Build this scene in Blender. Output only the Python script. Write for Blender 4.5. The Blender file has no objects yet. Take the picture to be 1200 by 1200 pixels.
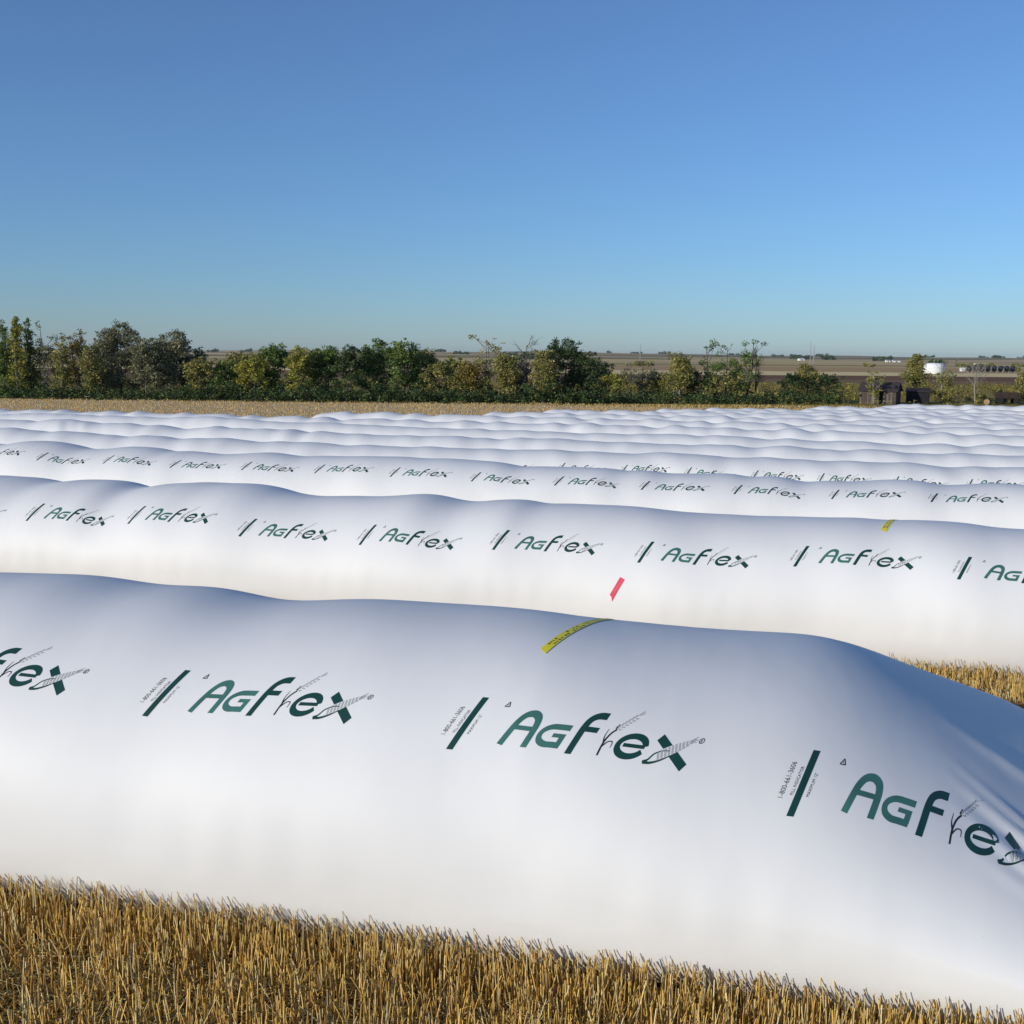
import bpy, math, random
import numpy as np
from mathutils import Vector, Matrix, noise as mnoise

random.seed(7)
RNG = np.random.default_rng(11)
scene = bpy.context.scene
col = scene.collection
R = math.radians

# ---------------------------------------------------------------- camera geometry
F = 1290.0                      # focal length in pixels of a 1200 px wide frame
PITCH, ROLL, CZ = R(8.05), R(0.5), 3.53
cp, sp, cr, sr = math.cos(PITCH), math.sin(PITCH), math.cos(ROLL), math.sin(ROLL)
N0 = np.array([math.cos(R(73.65)), math.sin(R(73.65))])      # across the rows, away from the camera

KS = [-40,0,7,16,26,36,44.6,53,62,70,79,88,96,105,113,125,140,200,1e6]
KD = [3.0,3.25,3.53,3.96,4.42,4.86,5.16,5.4,5.58,5.73,5.88,6.02,6.14,6.24,6.3,6.33,6.35,6.35,6.35]
_sg = np.linspace(-40, 220, 2601)
_k = np.hanning(81); _k /= _k.sum()
_dg = np.convolve(np.pad(np.interp(_sg, KS, KD), 40, mode='edge'), _k, 'valid')

def hills(x, y):
    r = np.hypot(x, y); a = np.arctan2(x, y)
    f = np.clip((r - 1300) / 5200, 0, 1); f = f * f * (3 - 2 * f)
    g = np.clip((r - 700) / 1500, 0, 1)
    und = 5.0 * np.sin(a * 9 + 1.3) + 3.0 * np.sin(a * 23 + r / 900) + 2.2 * np.sin(a * 51 + 2 + r / 1500)
    return f * (26 + und - 8 * a) + g * 1.2 * np.sin(r / 330 + a * 6)

def ground_z(x, y):
    x = np.asarray(x, float); y = np.asarray(y, float)
    return CZ - np.interp(N0[0] * x + N0[1] * y, _sg, _dg) + hills(x, y)

def ray(px, py):
    X = (px - 600) / F; U = -(py - 600) / F
    x = X * cr - U * sr; u = X * sr + U * cr
    return np.array([x, cp + u * sp, -sp + u * cp])

def hit(px, py):
    r = ray(px, py); lo, hi = 1.0, 9000.0
    for _ in range(70):
        m = (lo + hi) / 2; p = r * m
        if p[2] + CZ < ground_z(p[0], p[1]): hi = m
        else: lo = m
    p = r * lo
    return Vector((p[0], p[1], p[2] + CZ))

def at_depth(px, Y):
    """ground point at world y = Y in the direction of column px"""
    x = (px - 600) / F * (Y * 1.0)
    return Vector((x, Y, float(ground_z(x, Y))))

# ---------------------------------------------------------------- object helpers
def tag(o, label=None, cat=None, group=None, kind=None):
    if label: o['label'] = label
    if cat: o['category'] = cat
    if group: o['group'] = group
    if kind: o['kind'] = kind
    return o

def mesh_obj(name, verts, faces, mats, parent=None, smooth=False, fmat=None, loc=(0, 0, 0), rz=0.0, attr=None):
    me = bpy.data.meshes.new(name)
    if isinstance(verts, np.ndarray) and isinstance(faces, np.ndarray):
        nv, nf, k = len(verts), len(faces), faces.shape[1]
        me.vertices.add(nv); me.vertices.foreach_set('co', np.ascontiguousarray(verts, np.float32).ravel())
        me.loops.add(nf * k); me.loops.foreach_set('vertex_index', np.ascontiguousarray(faces, np.int32).ravel())
        me.polygons.add(nf); me.polygons.foreach_set('loop_start', np.arange(0, nf * k, k, dtype=np.int32))
        try: me.polygons.foreach_set('loop_total', np.full(nf, k, np.int32))
        except Exception: pass
        me.update(calc_edges=True)
    else:
        me.from_pydata([tuple(map(float, v)) for v in verts], [], [tuple(map(int, f)) for f in faces]); me.update()
    for m in (mats if isinstance(mats, (list, tuple)) else [mats]): me.materials.append(m)
    if fmat is not None: me.polygons.foreach_set('material_index', np.asarray(fmat, np.int32))
    if smooth: me.polygons.foreach_set('use_smooth', np.ones(len(me.polygons), bool))
    if attr is not None:
        a = me.attributes.new('tint', 'FLOAT_COLOR', 'POINT')
        a.data.foreach_set('color', np.ascontiguousarray(attr, np.float32).ravel())
    me.validate(); me.update()
    o = bpy.data.objects.new(name, me); col.objects.link(o)
    o.location = loc; o.rotation_euler = (0, 0, rz)
    if parent is not None: o.parent = parent
    return o

def empty(name, loc, rz=0.0):
    o = bpy.data.objects.new(name, None); col.objects.link(o)
    o.location = loc; o.rotation_euler = (0, 0, rz); o.empty_display_size = .3
    return o

class MB:
    """collects solids into one mesh"""
    def __init__(s): s.v = []; s.f = []; s.m = []
    def add(s, v, f, m=0):
        b = len(s.v); s.v += [tuple(p) for p in v]; s.f += [tuple(i + b for i in q) for q in f]; s.m += [m] * len(f)
    def box(s, x0, x1, y0, y1, z0, z1, m=0):
        s.add([(x0,y0,z0),(x1,y0,z0),(x1,y1,z0),(x0,y1,z0),(x0,y0,z1),(x1,y0,z1),(x1,y1,z1),(x0,y1,z1)],
              [(0,3,2,1),(4,5,6,7),(0,1,5,4),(1,2,6,5),(2,3,7,6),(3,0,4,7)], m)
    def tube(s, pts, rad, n=6, m=0):
        pts = [Vector(p) for p in pts]; rings = []
        for i, p in enumerate(pts):
            d = (pts[min(i+1, len(pts)-1)] - pts[max(i-1, 0)]).normalized()
            a = d.orthogonal().normalized(); b = d.cross(a)
            r = rad[i] if isinstance(rad, (list, tuple)) else rad
            rings.append([p + (a*math.cos(2*math.pi*k/n) + b*math.sin(2*math.pi*k/n))*r for k in range(n)])
        v = [q for r_ in rings for q in r_]; f = []
        for i in range(len(pts)-1):
            for k in range(n):
                f.append((i*n+k, i*n+(k+1)%n, (i+1)*n+(k+1)%n, (i+1)*n+k))
        f.append(tuple(range(n))[::-1]); f.append(tuple((len(pts)-1)*n+k for k in range(n)))
        s.add(v, f, m)
    def lathe(s, prof, n=32, m=0):
        v = []; f = []
        for r, z in prof:
            v += [(r*math.cos(2*math.pi*k/n), r*math.sin(2*math.pi*k/n), z) for k in range(n)]
        for i in range(len(prof)-1):
            for k in range(n):
                f.append((i*n+k, i*n+(k+1)%n, (i+1)*n+(k+1)%n, (i+1)*n+k))
        f.append(tuple((len(prof)-1)*n+k for k in range(n)))
        s.add(v, f, m)
    def build(s, name, mats, parent=None, smooth=False, loc=(0,0,0), rz=0.0):
        return mesh_obj(name, s.v, s.f, mats, parent, smooth, s.m, loc, rz)

# ---------------------------------------------------------------- materials
def mat(name, base=(.5,.5,.5), rough=.6, spec=.5, nvar=0.0, nscale=5.0, bump=0.0, bscale=20.0, metal=0.0):
    m = bpy.data.materials.new(name); m.use_nodes = True
    nt = m.node_tree; b = nt.nodes['Principled BSDF']
    b.inputs['Base Color'].default_value = (*base, 1); b.inputs['Roughness'].default_value = rough
    b.inputs['Specular IOR Level'].default_value = spec; b.inputs['Metallic'].default_value = metal
    tc = nt.nodes.new('ShaderNodeTexCoord')
    if nvar:
        n = nt.nodes.new('ShaderNodeTexNoise'); n.inputs['Scale'].default_value = nscale; n.inputs['Detail'].default_value = 5
        nt.links.new(tc.outputs['Object'], n.inputs['Vector'])
        mx = nt.nodes.new('ShaderNodeMix'); mx.data_type = 'RGBA'
        mx.inputs[6].default_value = (*[c*(1-nvar) for c in base], 1)
        mx.inputs[7].default_value = (*[min(1, c*(1+nvar)) for c in base], 1)
        nt.links.new(n.outputs['Fac'], mx.inputs[0]); nt.links.new(mx.outputs[2], b.inputs['Base Color'])
    if bump:
        n2 = nt.nodes.new('ShaderNodeTexNoise'); n2.inputs['Scale'].default_value = bscale; n2.inputs['Detail'].default_value = 4
        nt.links.new(tc.outputs['Object'], n2.inputs['Vector'])
        bp = nt.nodes.new('ShaderNodeBump'); bp.inputs['Strength'].default_value = bump; bp.inputs['Distance'].default_value = .02
        nt.links.new(n2.outputs['Fac'], bp.inputs['Height']); nt.links.new(bp.outputs['Normal'], b.inputs['Normal'])
    return m

def plastic():
    m = bpy.data.materials.new('white_film'); m.use_nodes = True
    nt = m.node_tree; L = nt.links.new; b = nt.nodes['Principled BSDF']
    b.inputs['Roughness'].default_value = .55; b.inputs['Specular IOR Level'].default_value = .26
    tc = nt.nodes.new('ShaderNodeTexCoord')
    n0 = nt.nodes.new('ShaderNodeTexNoise'); n0.inputs['Scale'].default_value = .8; n0.inputs['Detail'].default_value = 6
    L(tc.outputs['Object'], n0.inputs['Vector'])
    cr_ = nt.nodes.new('ShaderNodeValToRGB')
    cr_.color_ramp.elements[0].position = .3; cr_.color_ramp.elements[0].color = (.725,.725,.715,1)
    cr_.color_ramp.elements[1].position = .6; cr_.color_ramp.elements[1].color = (.765,.765,.755,1)
    L(n0.outputs['Fac'], cr_.inputs['Fac'])
    # small specks of dust
    n3 = nt.nodes.new('ShaderNodeTexNoise'); n3.inputs['Scale'].default_value = 26; n3.inputs['Detail'].default_value = 2
    L(tc.outputs['Object'], n3.inputs['Vector'])
    mr = nt.nodes.new('ShaderNodeMapRange'); mr.inputs['From Min'].default_value = .80; mr.inputs['From Max'].default_value = .84
    mr.inputs['To Max'].default_value = .35
    L(n3.outputs['Fac'], mr.inputs['Value'])
    mx = nt.nodes.new('ShaderNodeMix'); mx.data_type = 'RGBA'; mx.inputs[7].default_value = (.45,.40,.32,1)
    L(mr.outputs['Result'], mx.inputs[0]); L(cr_.outputs['Color'], mx.inputs[6]); L(mx.outputs[2], b.inputs['Base Color'])
    # film slack: faint long wrinkles, across and along the bag
    mp = nt.nodes.new('ShaderNodeMapping'); mp.inputs['Scale'].default_value = (1.6, .55, .55); mp.inputs['Rotation'].default_value = (0,0,.25)
    L(tc.outputs['Object'], mp.inputs['Vector'])
    n1 = nt.nodes.new('ShaderNodeTexNoise'); n1.inputs['Scale'].default_value = 1.5; n1.inputs['Detail'].default_value = 2.0
    L(mp.outputs['Vector'], n1.inputs['Vector'])
    b1 = nt.nodes.new('ShaderNodeBump'); b1.inputs['Strength'].default_value = .13; b1.inputs['Distance'].default_value = .05
    L(n1.outputs['Fac'], b1.inputs['Height'])
    n2 = nt.nodes.new('ShaderNodeTexNoise'); n2.inputs['Scale'].default_value = 9; n2.inputs['Detail'].default_value = 3
    L(tc.outputs['Object'], n2.inputs['Vector'])
    b2 = nt.nodes.new('ShaderNodeBump'); b2.inputs['Strength'].default_value = .06; b2.inputs['Distance'].default_value = .012
    L(n2.outputs['Fac'], b2.inputs['Height']); L(b1.outputs['Normal'], b2.inputs['Normal']); L(b2.outputs['Normal'], b.inputs['Normal'])
    return m

def tint_mat(name, rough=.6, trans=0.0, spec=.3):
    """colour comes from the per-leaf / per-stalk tint attribute"""
    m = bpy.data.materials.new(name); m.use_nodes = True
    nt = m.node_tree; b = nt.nodes['Principled BSDF']; out = nt.nodes['Material Output']
    a = nt.nodes.new('ShaderNodeAttribute'); a.attribute_name = 'tint'
    b.inputs['Roughness'].default_value = rough; b.inputs['Specular IOR Level'].default_value = spec
    nt.links.new(a.outputs['Color'], b.inputs['Base Color'])
    if trans:
        t = nt.nodes.new('ShaderNodeBsdfTranslucent'); nt.links.new(a.outputs['Color'], t.inputs['Color'])
        mx = nt.nodes.new('ShaderNodeMixShader'); mx.inputs[0].default_value = trans
        nt.links.new(b.outputs[0], mx.inputs[1]); nt.links.new(t.outputs[0], mx.inputs[2]); nt.links.new(mx.outputs[0], out.inputs['Surface'])
    return m

def ground_mat():
    m = bpy.data.materials.new('field_ground'); m.use_nodes = True
    nt = m.node_tree; L = nt.links.new; N = nt.nodes.new; b = nt.nodes['Principled BSDF']
    b.inputs['Roughness'].default_value = .95; b.inputs['Specular IOR Level'].default_value = .1
    tc = N('ShaderNodeTexCoord'); sx = N('ShaderNodeSeparateXYZ'); L(tc.outputs['Object'], sx.inputs[0])
    def math_(op, a, b_=None, c=None):
        n = N('ShaderNodeMath'); n.operation = op
        for i, q in enumerate((a, b_, c)):
            if q is None: continue
            if isinstance(q, (int, float)): n.inputs[i].default_value = q
            else: L(q, n.inputs[i])
        return n.outputs[0]
    def noise(scale, detail=5, vec=None, rough=.5):
        n = N('ShaderNodeTexNoise'); n.inputs['Scale'].default_value = scale; n.inputs['Detail'].default_value = detail
        n.inputs['Roughness'].default_value = rough
        L(vec if vec is not None else tc.outputs['Object'], n.inputs['Vector']); return n.outputs['Fac']
    def ramp(fac, stops, interp='LINEAR'):
        r = N('ShaderNodeValToRGB'); r.color_ramp.interpolation = interp
        e = r.color_ramp.elements
        while len(e) < len(stops): e.new(.5)
        for q, (p, c) in zip(e, stops): q.position = p; q.color = (*c, 1)
        L(fac, r.inputs['Fac']); return r.outputs['Color']
    def mix(f, a, b_, mode='MIX'):
        n = N('ShaderNodeMix'); n.data_type = 'RGBA'; n.blend_type = mode
        for i, q in ((0, f), (6, a), (7, b_)):
            if isinstance(q, (int, float)): n.inputs[i].default_value = q
            elif isinstance(q, tuple): n.inputs[i].default_value = (*q, 1)
            else: L(q, n.inputs[i])
        return n.outputs[2]
    # --- stubble field: chopped straw over brown soil, faint drill rows along the bags
    straw = ramp(noise(38, 8, rough=.75), [(.36,(.14,.085,.03)), (.47,(.34,.215,.075)), (.57,(.52,.35,.125)), (.68,(.70,.52,.23))])
    fieldfar = ramp(noise(.9, 9, rough=.7), [(.3,(.40,.29,.15)), (.5,(.58,.43,.23)), (.72,(.70,.55,.32))])
    dist = N('ShaderNodeVectorMath'); dist.operation = 'LENGTH'; L(tc.outputs['Object'], dist.inputs[0])
    nearf = N('ShaderNodeMapRange'); nearf.inputs['From Min'].default_value = 18; nearf.inputs['From Max'].default_value = 45
    L(dist.outputs['Value'], nearf.inputs['Value'])
    stub = mix(nearf.outputs['Result'], straw, fieldfar)
    # --- land beyond the hedgerow, fields in strips that run across the view
    wob = math_('MULTIPLY', math_('SUBTRACT', noise(.0016, 3), .5), .10)
    fine = math_('MULTIPLY', math_('SUBTRACT', noise(.012, 4), .5), .018)
    yy = math_('MAXIMUM', sx.outputs['Y'], 1.0)
    lg = math_('LOGARITHM', math_('DIVIDE', yy, 100.0), 10.0)       # 0 at 100 m, 1 at 1 km, 1.9 at 8 km
    tl = math_('ADD', math_('DIVIDE', lg, 2.0), math_('ADD', wob, fine))
    P = lambda y: math.log10(y / 100) / 2
    strips = ramp(tl, [(0,(.32,.235,.05)), (P(285),(.24,.155,.075)), (P(345),(.20,.10,.05)), (P(430),(.85,.65,.32)),
                       (P(560),(.50,.33,.15)), (P(1000),(.30,.25,.10)), (P(1250),(.70,.54,.30)), (P(1600),(.30,.22,.11)),
                       (P(2500),(.62,.48,.28)), (P(3400),(.11,.11,.08)), (P(4600),(.34,.28,.19)), (P(5800),(.09,.10,.08))], 'CONSTANT')
    vor = N('ShaderNodeTexVoronoi'); vor.inputs['Scale'].default_value = .0021
    mp = N('ShaderNodeMapping'); mp.inputs['Scale'].default_value = (.55, 1.5, 0); L(tc.outputs['Object'], mp.inputs['Vector']); L(mp.outputs['Vector'], vor.inputs['Vector'])
    vs = N('ShaderNodeSeparateColor'); L(vor.outputs['Color'], vs.inputs[0])
    patch = ramp(vs.outputs[0], [(0,(.24,.19,.06)), (.3,(.56,.37,.16)), (.55,(.85,.63,.28)), (.8,(.26,.21,.07))], 'CONSTANT')
    farm = N('ShaderNodeMapRange'); farm.inputs['From Min'].default_value = 600; farm.inputs['From Max'].default_value = 1200; farm.inputs['To Max'].default_value = .6
    L(yy, farm.inputs['Value'])
    land = mix(farm.outputs['Result'], strips, patch)
    land = mix(math_('MULTIPLY', noise(.06, 6, rough=.7), .7), land, mix(1.0, land, (.7,.7,.66), 'MULTIPLY'))
    # --- the hedgerow line separates the two: across-row distance a little before the trees
    s = math_('ADD', math_('MULTIPLY', sx.outputs['X'], .16), sx.outputs['Y'])
    beyond = N('ShaderNodeMapRange'); beyond.inputs['From Min'].default_value = 146; beyond.inputs['From Max'].default_value = 150
    L(math_('ADD', s, math_('MULTIPLY', noise(.25, 3), 3.0)), beyond.inputs['Value'])
    full = mix(beyond.outputs['Result'], stub, land)
    L(full, b.inputs['Base Color'])
    bp = N('ShaderNodeBump'); bp.inputs['Strength'].default_value = .9; bp.inputs['Distance'].default_value = .05
    L(noise(24, 7, rough=.7), bp.inputs['Height']); L(bp.outputs['Normal'], b.inputs['Normal'])
    return m

M = {}
M['film'] = plastic()
M['ink'] = mat('ink_dark_green', (.010,.055,.047), .42, .4, .25, 8)
M['teal'] = mat('ink_teal', (.05,.16,.135), .42, .4, .45, 5)
M['grey'] = mat('ink_grey', (.42,.44,.43), .5, .3)
M['black'] = mat('ink_black', (.02,.024,.024), .5, .3)
M['halo'] = mat('ink_white', (.75,.76,.75), .45, .3)
M['yellow'] = mat('tape_yellow', (.85,.74,.02), .45, .5, .15, 30)
M['red'] = mat('tape_red', (.72,.04,.09), .35, .5, .12, 30)
M['tape_print'] = mat('tape_print', (.10,.075,.01), .5)
M['red_print'] = mat('tape_print_red', (.30,.015,.03), .5)
M['leaf'] = tint_mat('leaf', .55, .22)
M['stalk'] = tint_mat('straw_stalk', .6, .22, .25)
M['bark_dark'] = mat('bark_dark', (.07,.055,.045), .9, .1, .4, 6)
M['bark_pale'] = mat('bark_pale', (.25,.23,.20), .8, .1, .35, 6)
M['bark_grey'] = mat('bark_grey', (.12,.105,.095), .9, .1, .35, 6)
M['ground'] = ground_mat()
M['plank'] = mat('weathered_plank', (.085,.068,.058), .9, .1, .45, 3)
M['plank_light'] = mat('grey_plank', (.145,.125,.105), .9, .1, .35, 4)
M['roof'] = mat('shingle_dark', (.055,.045,.05), .9, .1, .35, 3)
M['dark'] = mat('dark_opening', (.012,.011,.011), .9, .05)
M['shed_dark'] = mat('black_board', (.022,.022,.027), .85, .1, .4, 3)
M['rust'] = mat('rusty_steel', (.045,.030,.026), .8, .2, .45, 4)
M['rubber'] = mat('rubber', (.02,.02,.02), .85, .2)
M['tank'] = mat('white_paint', (.78,.79,.80), .45, .4, .06, .2)
M['steel'] = mat('galvanised', (.35,.36,.38), .5, .4)
M['bin'] = mat('black_tank_paint', (.03,.03,.04), .45, .4)
M['wood_end'] = mat('cut_wood', (.34,.23,.13), .8, .1, .3, 4)
M['whitewall'] = mat('white_cladding', (.74,.74,.72), .6, .3, .06, .3)
M['greyroof'] = mat('grey_roofing', (.22,.22,.24), .6, .3)
BAGS = {
 1: dict(p=[0.948, 6.98], th=76.9,
   h=[(-2.20,1.170),(-2.00,1.262),(-1.65,1.445),(-1.44,1.521),(-1.25,1.649),(-1.07,1.712),(-0.89,1.689),(-0.71,1.707),(-0.36,1.704),(0.11,1.760),(0.26,1.775),(0.46,1.790),(0.76,1.828),(1.07,1.818),(1.45,1.829),(1.82,1.817),(2.36,1.804),(2.88,1.742),(3.29,1.870),(3.80,1.814),(4.04,1.848),(4.27,1.889),(4.74,1.858),(5.20,1.874)],
   bars=[(-0.92, 0.63), (0.96, 0.74), (2.9, 0.78)]),
 2: dict(p=[2.14, 15.76], th=72.2,
   h=[(-4.85,1.747),(-4.43,1.749),(-4.22,1.787),(-3.89,1.809),(-3.56,1.805),(-3.12,1.772),(-2.67,1.806),(-2.21,1.770),(-1.27,1.733),(-0.78,1.733),(-0.29,1.760),(0.21,1.781),(0.72,1.796),(1.52,1.796),(1.79,1.779),(2.05,1.845),(2.46,1.796),(2.90,1.725),(3.18,1.753),(3.58,1.839),(3.87,1.825),(4.59,1.741),(5.05,1.725),(5.58,1.723),(6.03,1.754),(6.44,1.845),(6.74,1.869),(7.26,1.839),(7.75,1.861),(8.38,1.791),(8.88,1.681),(9.23,1.795),(10.08,1.813),(10.65,1.718),(11.22,1.794),(11.97,1.797)],
   bars=[(-4.02, 0.69), (-2.06, 0.74), (-0.04, 0.67), (2.02, 0.67), (4.06, 0.65), (6.06, 0.67), (8.08, 0.72), (9.98, 0.68)]),
 3: dict(p=[3.611, 26.036], th=73.65,
   h=[(-7.87,1.748),(-7.01,1.748),(-6.49,1.708),(-6.13,1.674),(-5.77,1.760),(-5.22,1.747),(-4.67,1.713),(-4.11,1.672),(-3.55,1.659),(-3.27,1.589),(-2.98,1.662),(-2.49,1.753),(-2.01,1.698),(-1.61,1.758),(-1.11,1.737),(-0.10,1.698),(0.41,1.765),(0.93,1.689),(1.24,1.769),(2.51,1.776),(2.94,1.761),(3.61,1.731),(3.83,1.802),(4.27,1.830),(4.72,1.848),(5.17,1.860),(6.07,1.846),(7.02,1.881),(7.97,1.840),(8.95,1.829),(9.56,1.783),(10.05,1.809),(10.55,1.867),(11.30,1.798),(11.92,1.758),(12.48,1.787),(13.01,1.847),(13.44,1.788),(13.94,1.871),(14.35,1.875),(14.91,1.873),(15.67,1.779),(16.12,1.749),(16.53,1.857),(17.10,1.946),(17.64,1.981),(18.25,1.907),(18.87,1.806),(19.16,1.828)],
   bars=[(-5.96, 0.93), (-3.92, 1.0), (-1.82, 0.9), (0.28, 0.91), (2.32, 0.89), (4.38, 0.82), (6.46, 0.85), (8.52, 0.9), (10.56, 0.88), (12.66, 0.9), (14.7, 0.89), (16.76, 0.85)]),
 4: dict(p=[5.0, 36.05], th=73.65,
   h=[(-10.61,1.691),(-9.91,1.666),(-9.54,1.690),(-8.95,1.592),(-8.45,1.638),(-7.95,1.672),(-7.45,1.734),(-6.94,1.657),(-5.92,1.719),(-4.89,1.680),(-4.49,1.701),(-3.83,1.714),(-3.16,1.740),(-2.08,1.639),(-1.67,1.735),(-0.43,1.782),(0.58,1.777),(1.14,1.708),(1.72,1.697),(3.45,1.743),(5.29,1.732),(6.23,1.687),(7.13,1.700),(11.03,1.695),(11.65,1.646),(12.34,1.714),(13.33,1.728),(14.01,1.740),(15.07,1.678),(16.15,1.788),(17.19,1.735),(18.28,1.707),(19.01,1.786),(19.78,1.792),(20.58,1.727),(21.67,1.743),(22.77,1.859),(24.01,1.802),(24.62,1.857),(25.36,1.876),(26.42,1.906)],
   bars=[(-9.22, 0.68), (-7.16, 0.6), (-5.0, 0.61), (-3.02, 0.62), (-0.96, 0.6), (1.1, 0.67)]),
 5: dict(p=[6.194, 44.662], th=73.65,
   h=[(-13.41,1.667),(-12.23,1.645),(-11.18,1.722),(-10.58,1.602),(-9.82,1.609),(-9.20,1.657),(-7.79,1.760),(-7.00,1.662),(-6.03,1.646),(-5.55,1.696),(-4.73,1.803),(-3.74,1.634),(-2.74,1.758),(-2.06,1.718),(-1.03,1.690),(0.35,1.672),(1.39,1.762),(2.13,1.696),(4.30,1.757),(4.66,1.796),(5.39,1.732),(6.13,1.819),(6.92,1.660),(7.68,1.723),(8.27,1.703),(8.81,1.746),(13.61,1.702),(14.79,1.758),(15.42,1.814),(15.89,1.692),(16.70,1.895),(17.39,1.780),(18.25,1.838),(18.64,1.820),(19.94,1.796),(20.59,1.937),(21.51,1.760),(22.43,1.700),(23.52,1.867),(24.23,1.794),(25.36,1.932),(26.80,1.857),(28.65,1.994),(29.62,1.982),(30.43,1.842),(31.45,1.925),(32.63,1.892)],
   bars=[]),
 6: dict(p=[7.389, 53.274], th=73.65,
   h=[(-15.98,1.638),(-14.74,1.745),(-13.69,1.517),(-13.13,1.617),(-12.40,1.672),(-11.50,1.590),(-10.21,1.564),(-9.08,1.677),(-7.18,1.613),(-5.82,1.725),(-4.84,1.608),(-4.05,1.708),(-3.25,1.720),(-2.45,1.779),(-1.64,1.706),(-0.40,1.779),(0.43,1.740),(1.69,1.676),(2.52,1.713),(5.13,1.672),(6.22,1.716),(8.23,1.736),(8.90,1.706),(9.62,1.752),(10.50,1.712),(16.67,1.796),(17.67,1.884),(18.95,1.832),(20.64,1.790),(22.18,1.897),(24.28,1.979),(25.33,2.100),(27.50,1.896),(29.17,1.883),(33.09,1.918),(37.06,1.941)],
   bars=[]),
 7: dict(p=[8.583, 61.887], th=73.65,
   h=[(-18.09,1.770),(-16.04,1.780),(-12.68,1.750),(-10.08,1.770),(-7.87,1.710),(-4.69,1.760),(-1.89,1.760),(0.50,1.770),(2.45,1.770),(6.45,1.810),(8.50,1.710),(10.60,1.730),(19.93,1.700),(22.82,1.750),(25.78,1.740),(30.04,1.820),(37.05,1.770),(45.15,1.710)],
   bars=[]),
 8: dict(p=[9.777, 70.499], th=73.65,
   h=[(-18.25,1.740),(-14.42,1.760),(-11.47,1.760),(-9.20,1.710),(-5.33,1.740),(-2.14,1.770),(2.24,1.800),(6.77,1.800),(8.51,1.810),(12.07,1.790),(22.69,1.840),(25.31,1.810)],
   bars=[]),
 9: dict(p=[10.972, 79.111], th=73.65,
   h=[(-20.46,1.700),(-16.71,1.700),(-14.52,1.730),(-11.16,1.760),(-6.55,1.830),(-1.18,1.820),(0.66,1.840),(7.60,1.780),(11.53,1.780),(14.76,1.740)],
   bars=[]),
 10: dict(p=[12.166, 87.723], th=73.65,
   h=[(-22.67,1.670),(-14.23,1.780),(-9.19,1.830),(-5.95,1.860),(4.18,1.730),(10.59,1.730)],
   bars=[]),
 11: dict(p=[13.361, 96.335], th=73.65,
   h=[(-24.88,1.680),(-15.62,1.710),(-8.67,1.770),(-1.43,1.680),(1.56,1.770)],
   bars=[]),
 12: dict(p=[14.555, 104.947], th=73.65,
   h=[(-27.08,1.670),(-17.00,1.680),(-9.44,1.630),(-3.56,1.580)],
   bars=[]),
 13: dict(p=[15.75, 113.559], th=73.65,
   h=[(-29.28,1.690),(-18.38,1.660),(-13.93,1.650)],
   bars=[]),
 14: dict(p=[16.944, 122.171], th=73.65,
   h=[(-35.50,1.840),(-31.48,1.750),(-22.33,1.650)],
   bars=[]),
}
# ---------------------------------------------------------------- grain bags
W = 3.05
REPEAT = 2.06                        # one print repeat along the film, metres
SA = REPEAT / 1307.0                 # metres per logo unit along the bag
SG = .0021                           # metres per logo unit round the girth

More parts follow.
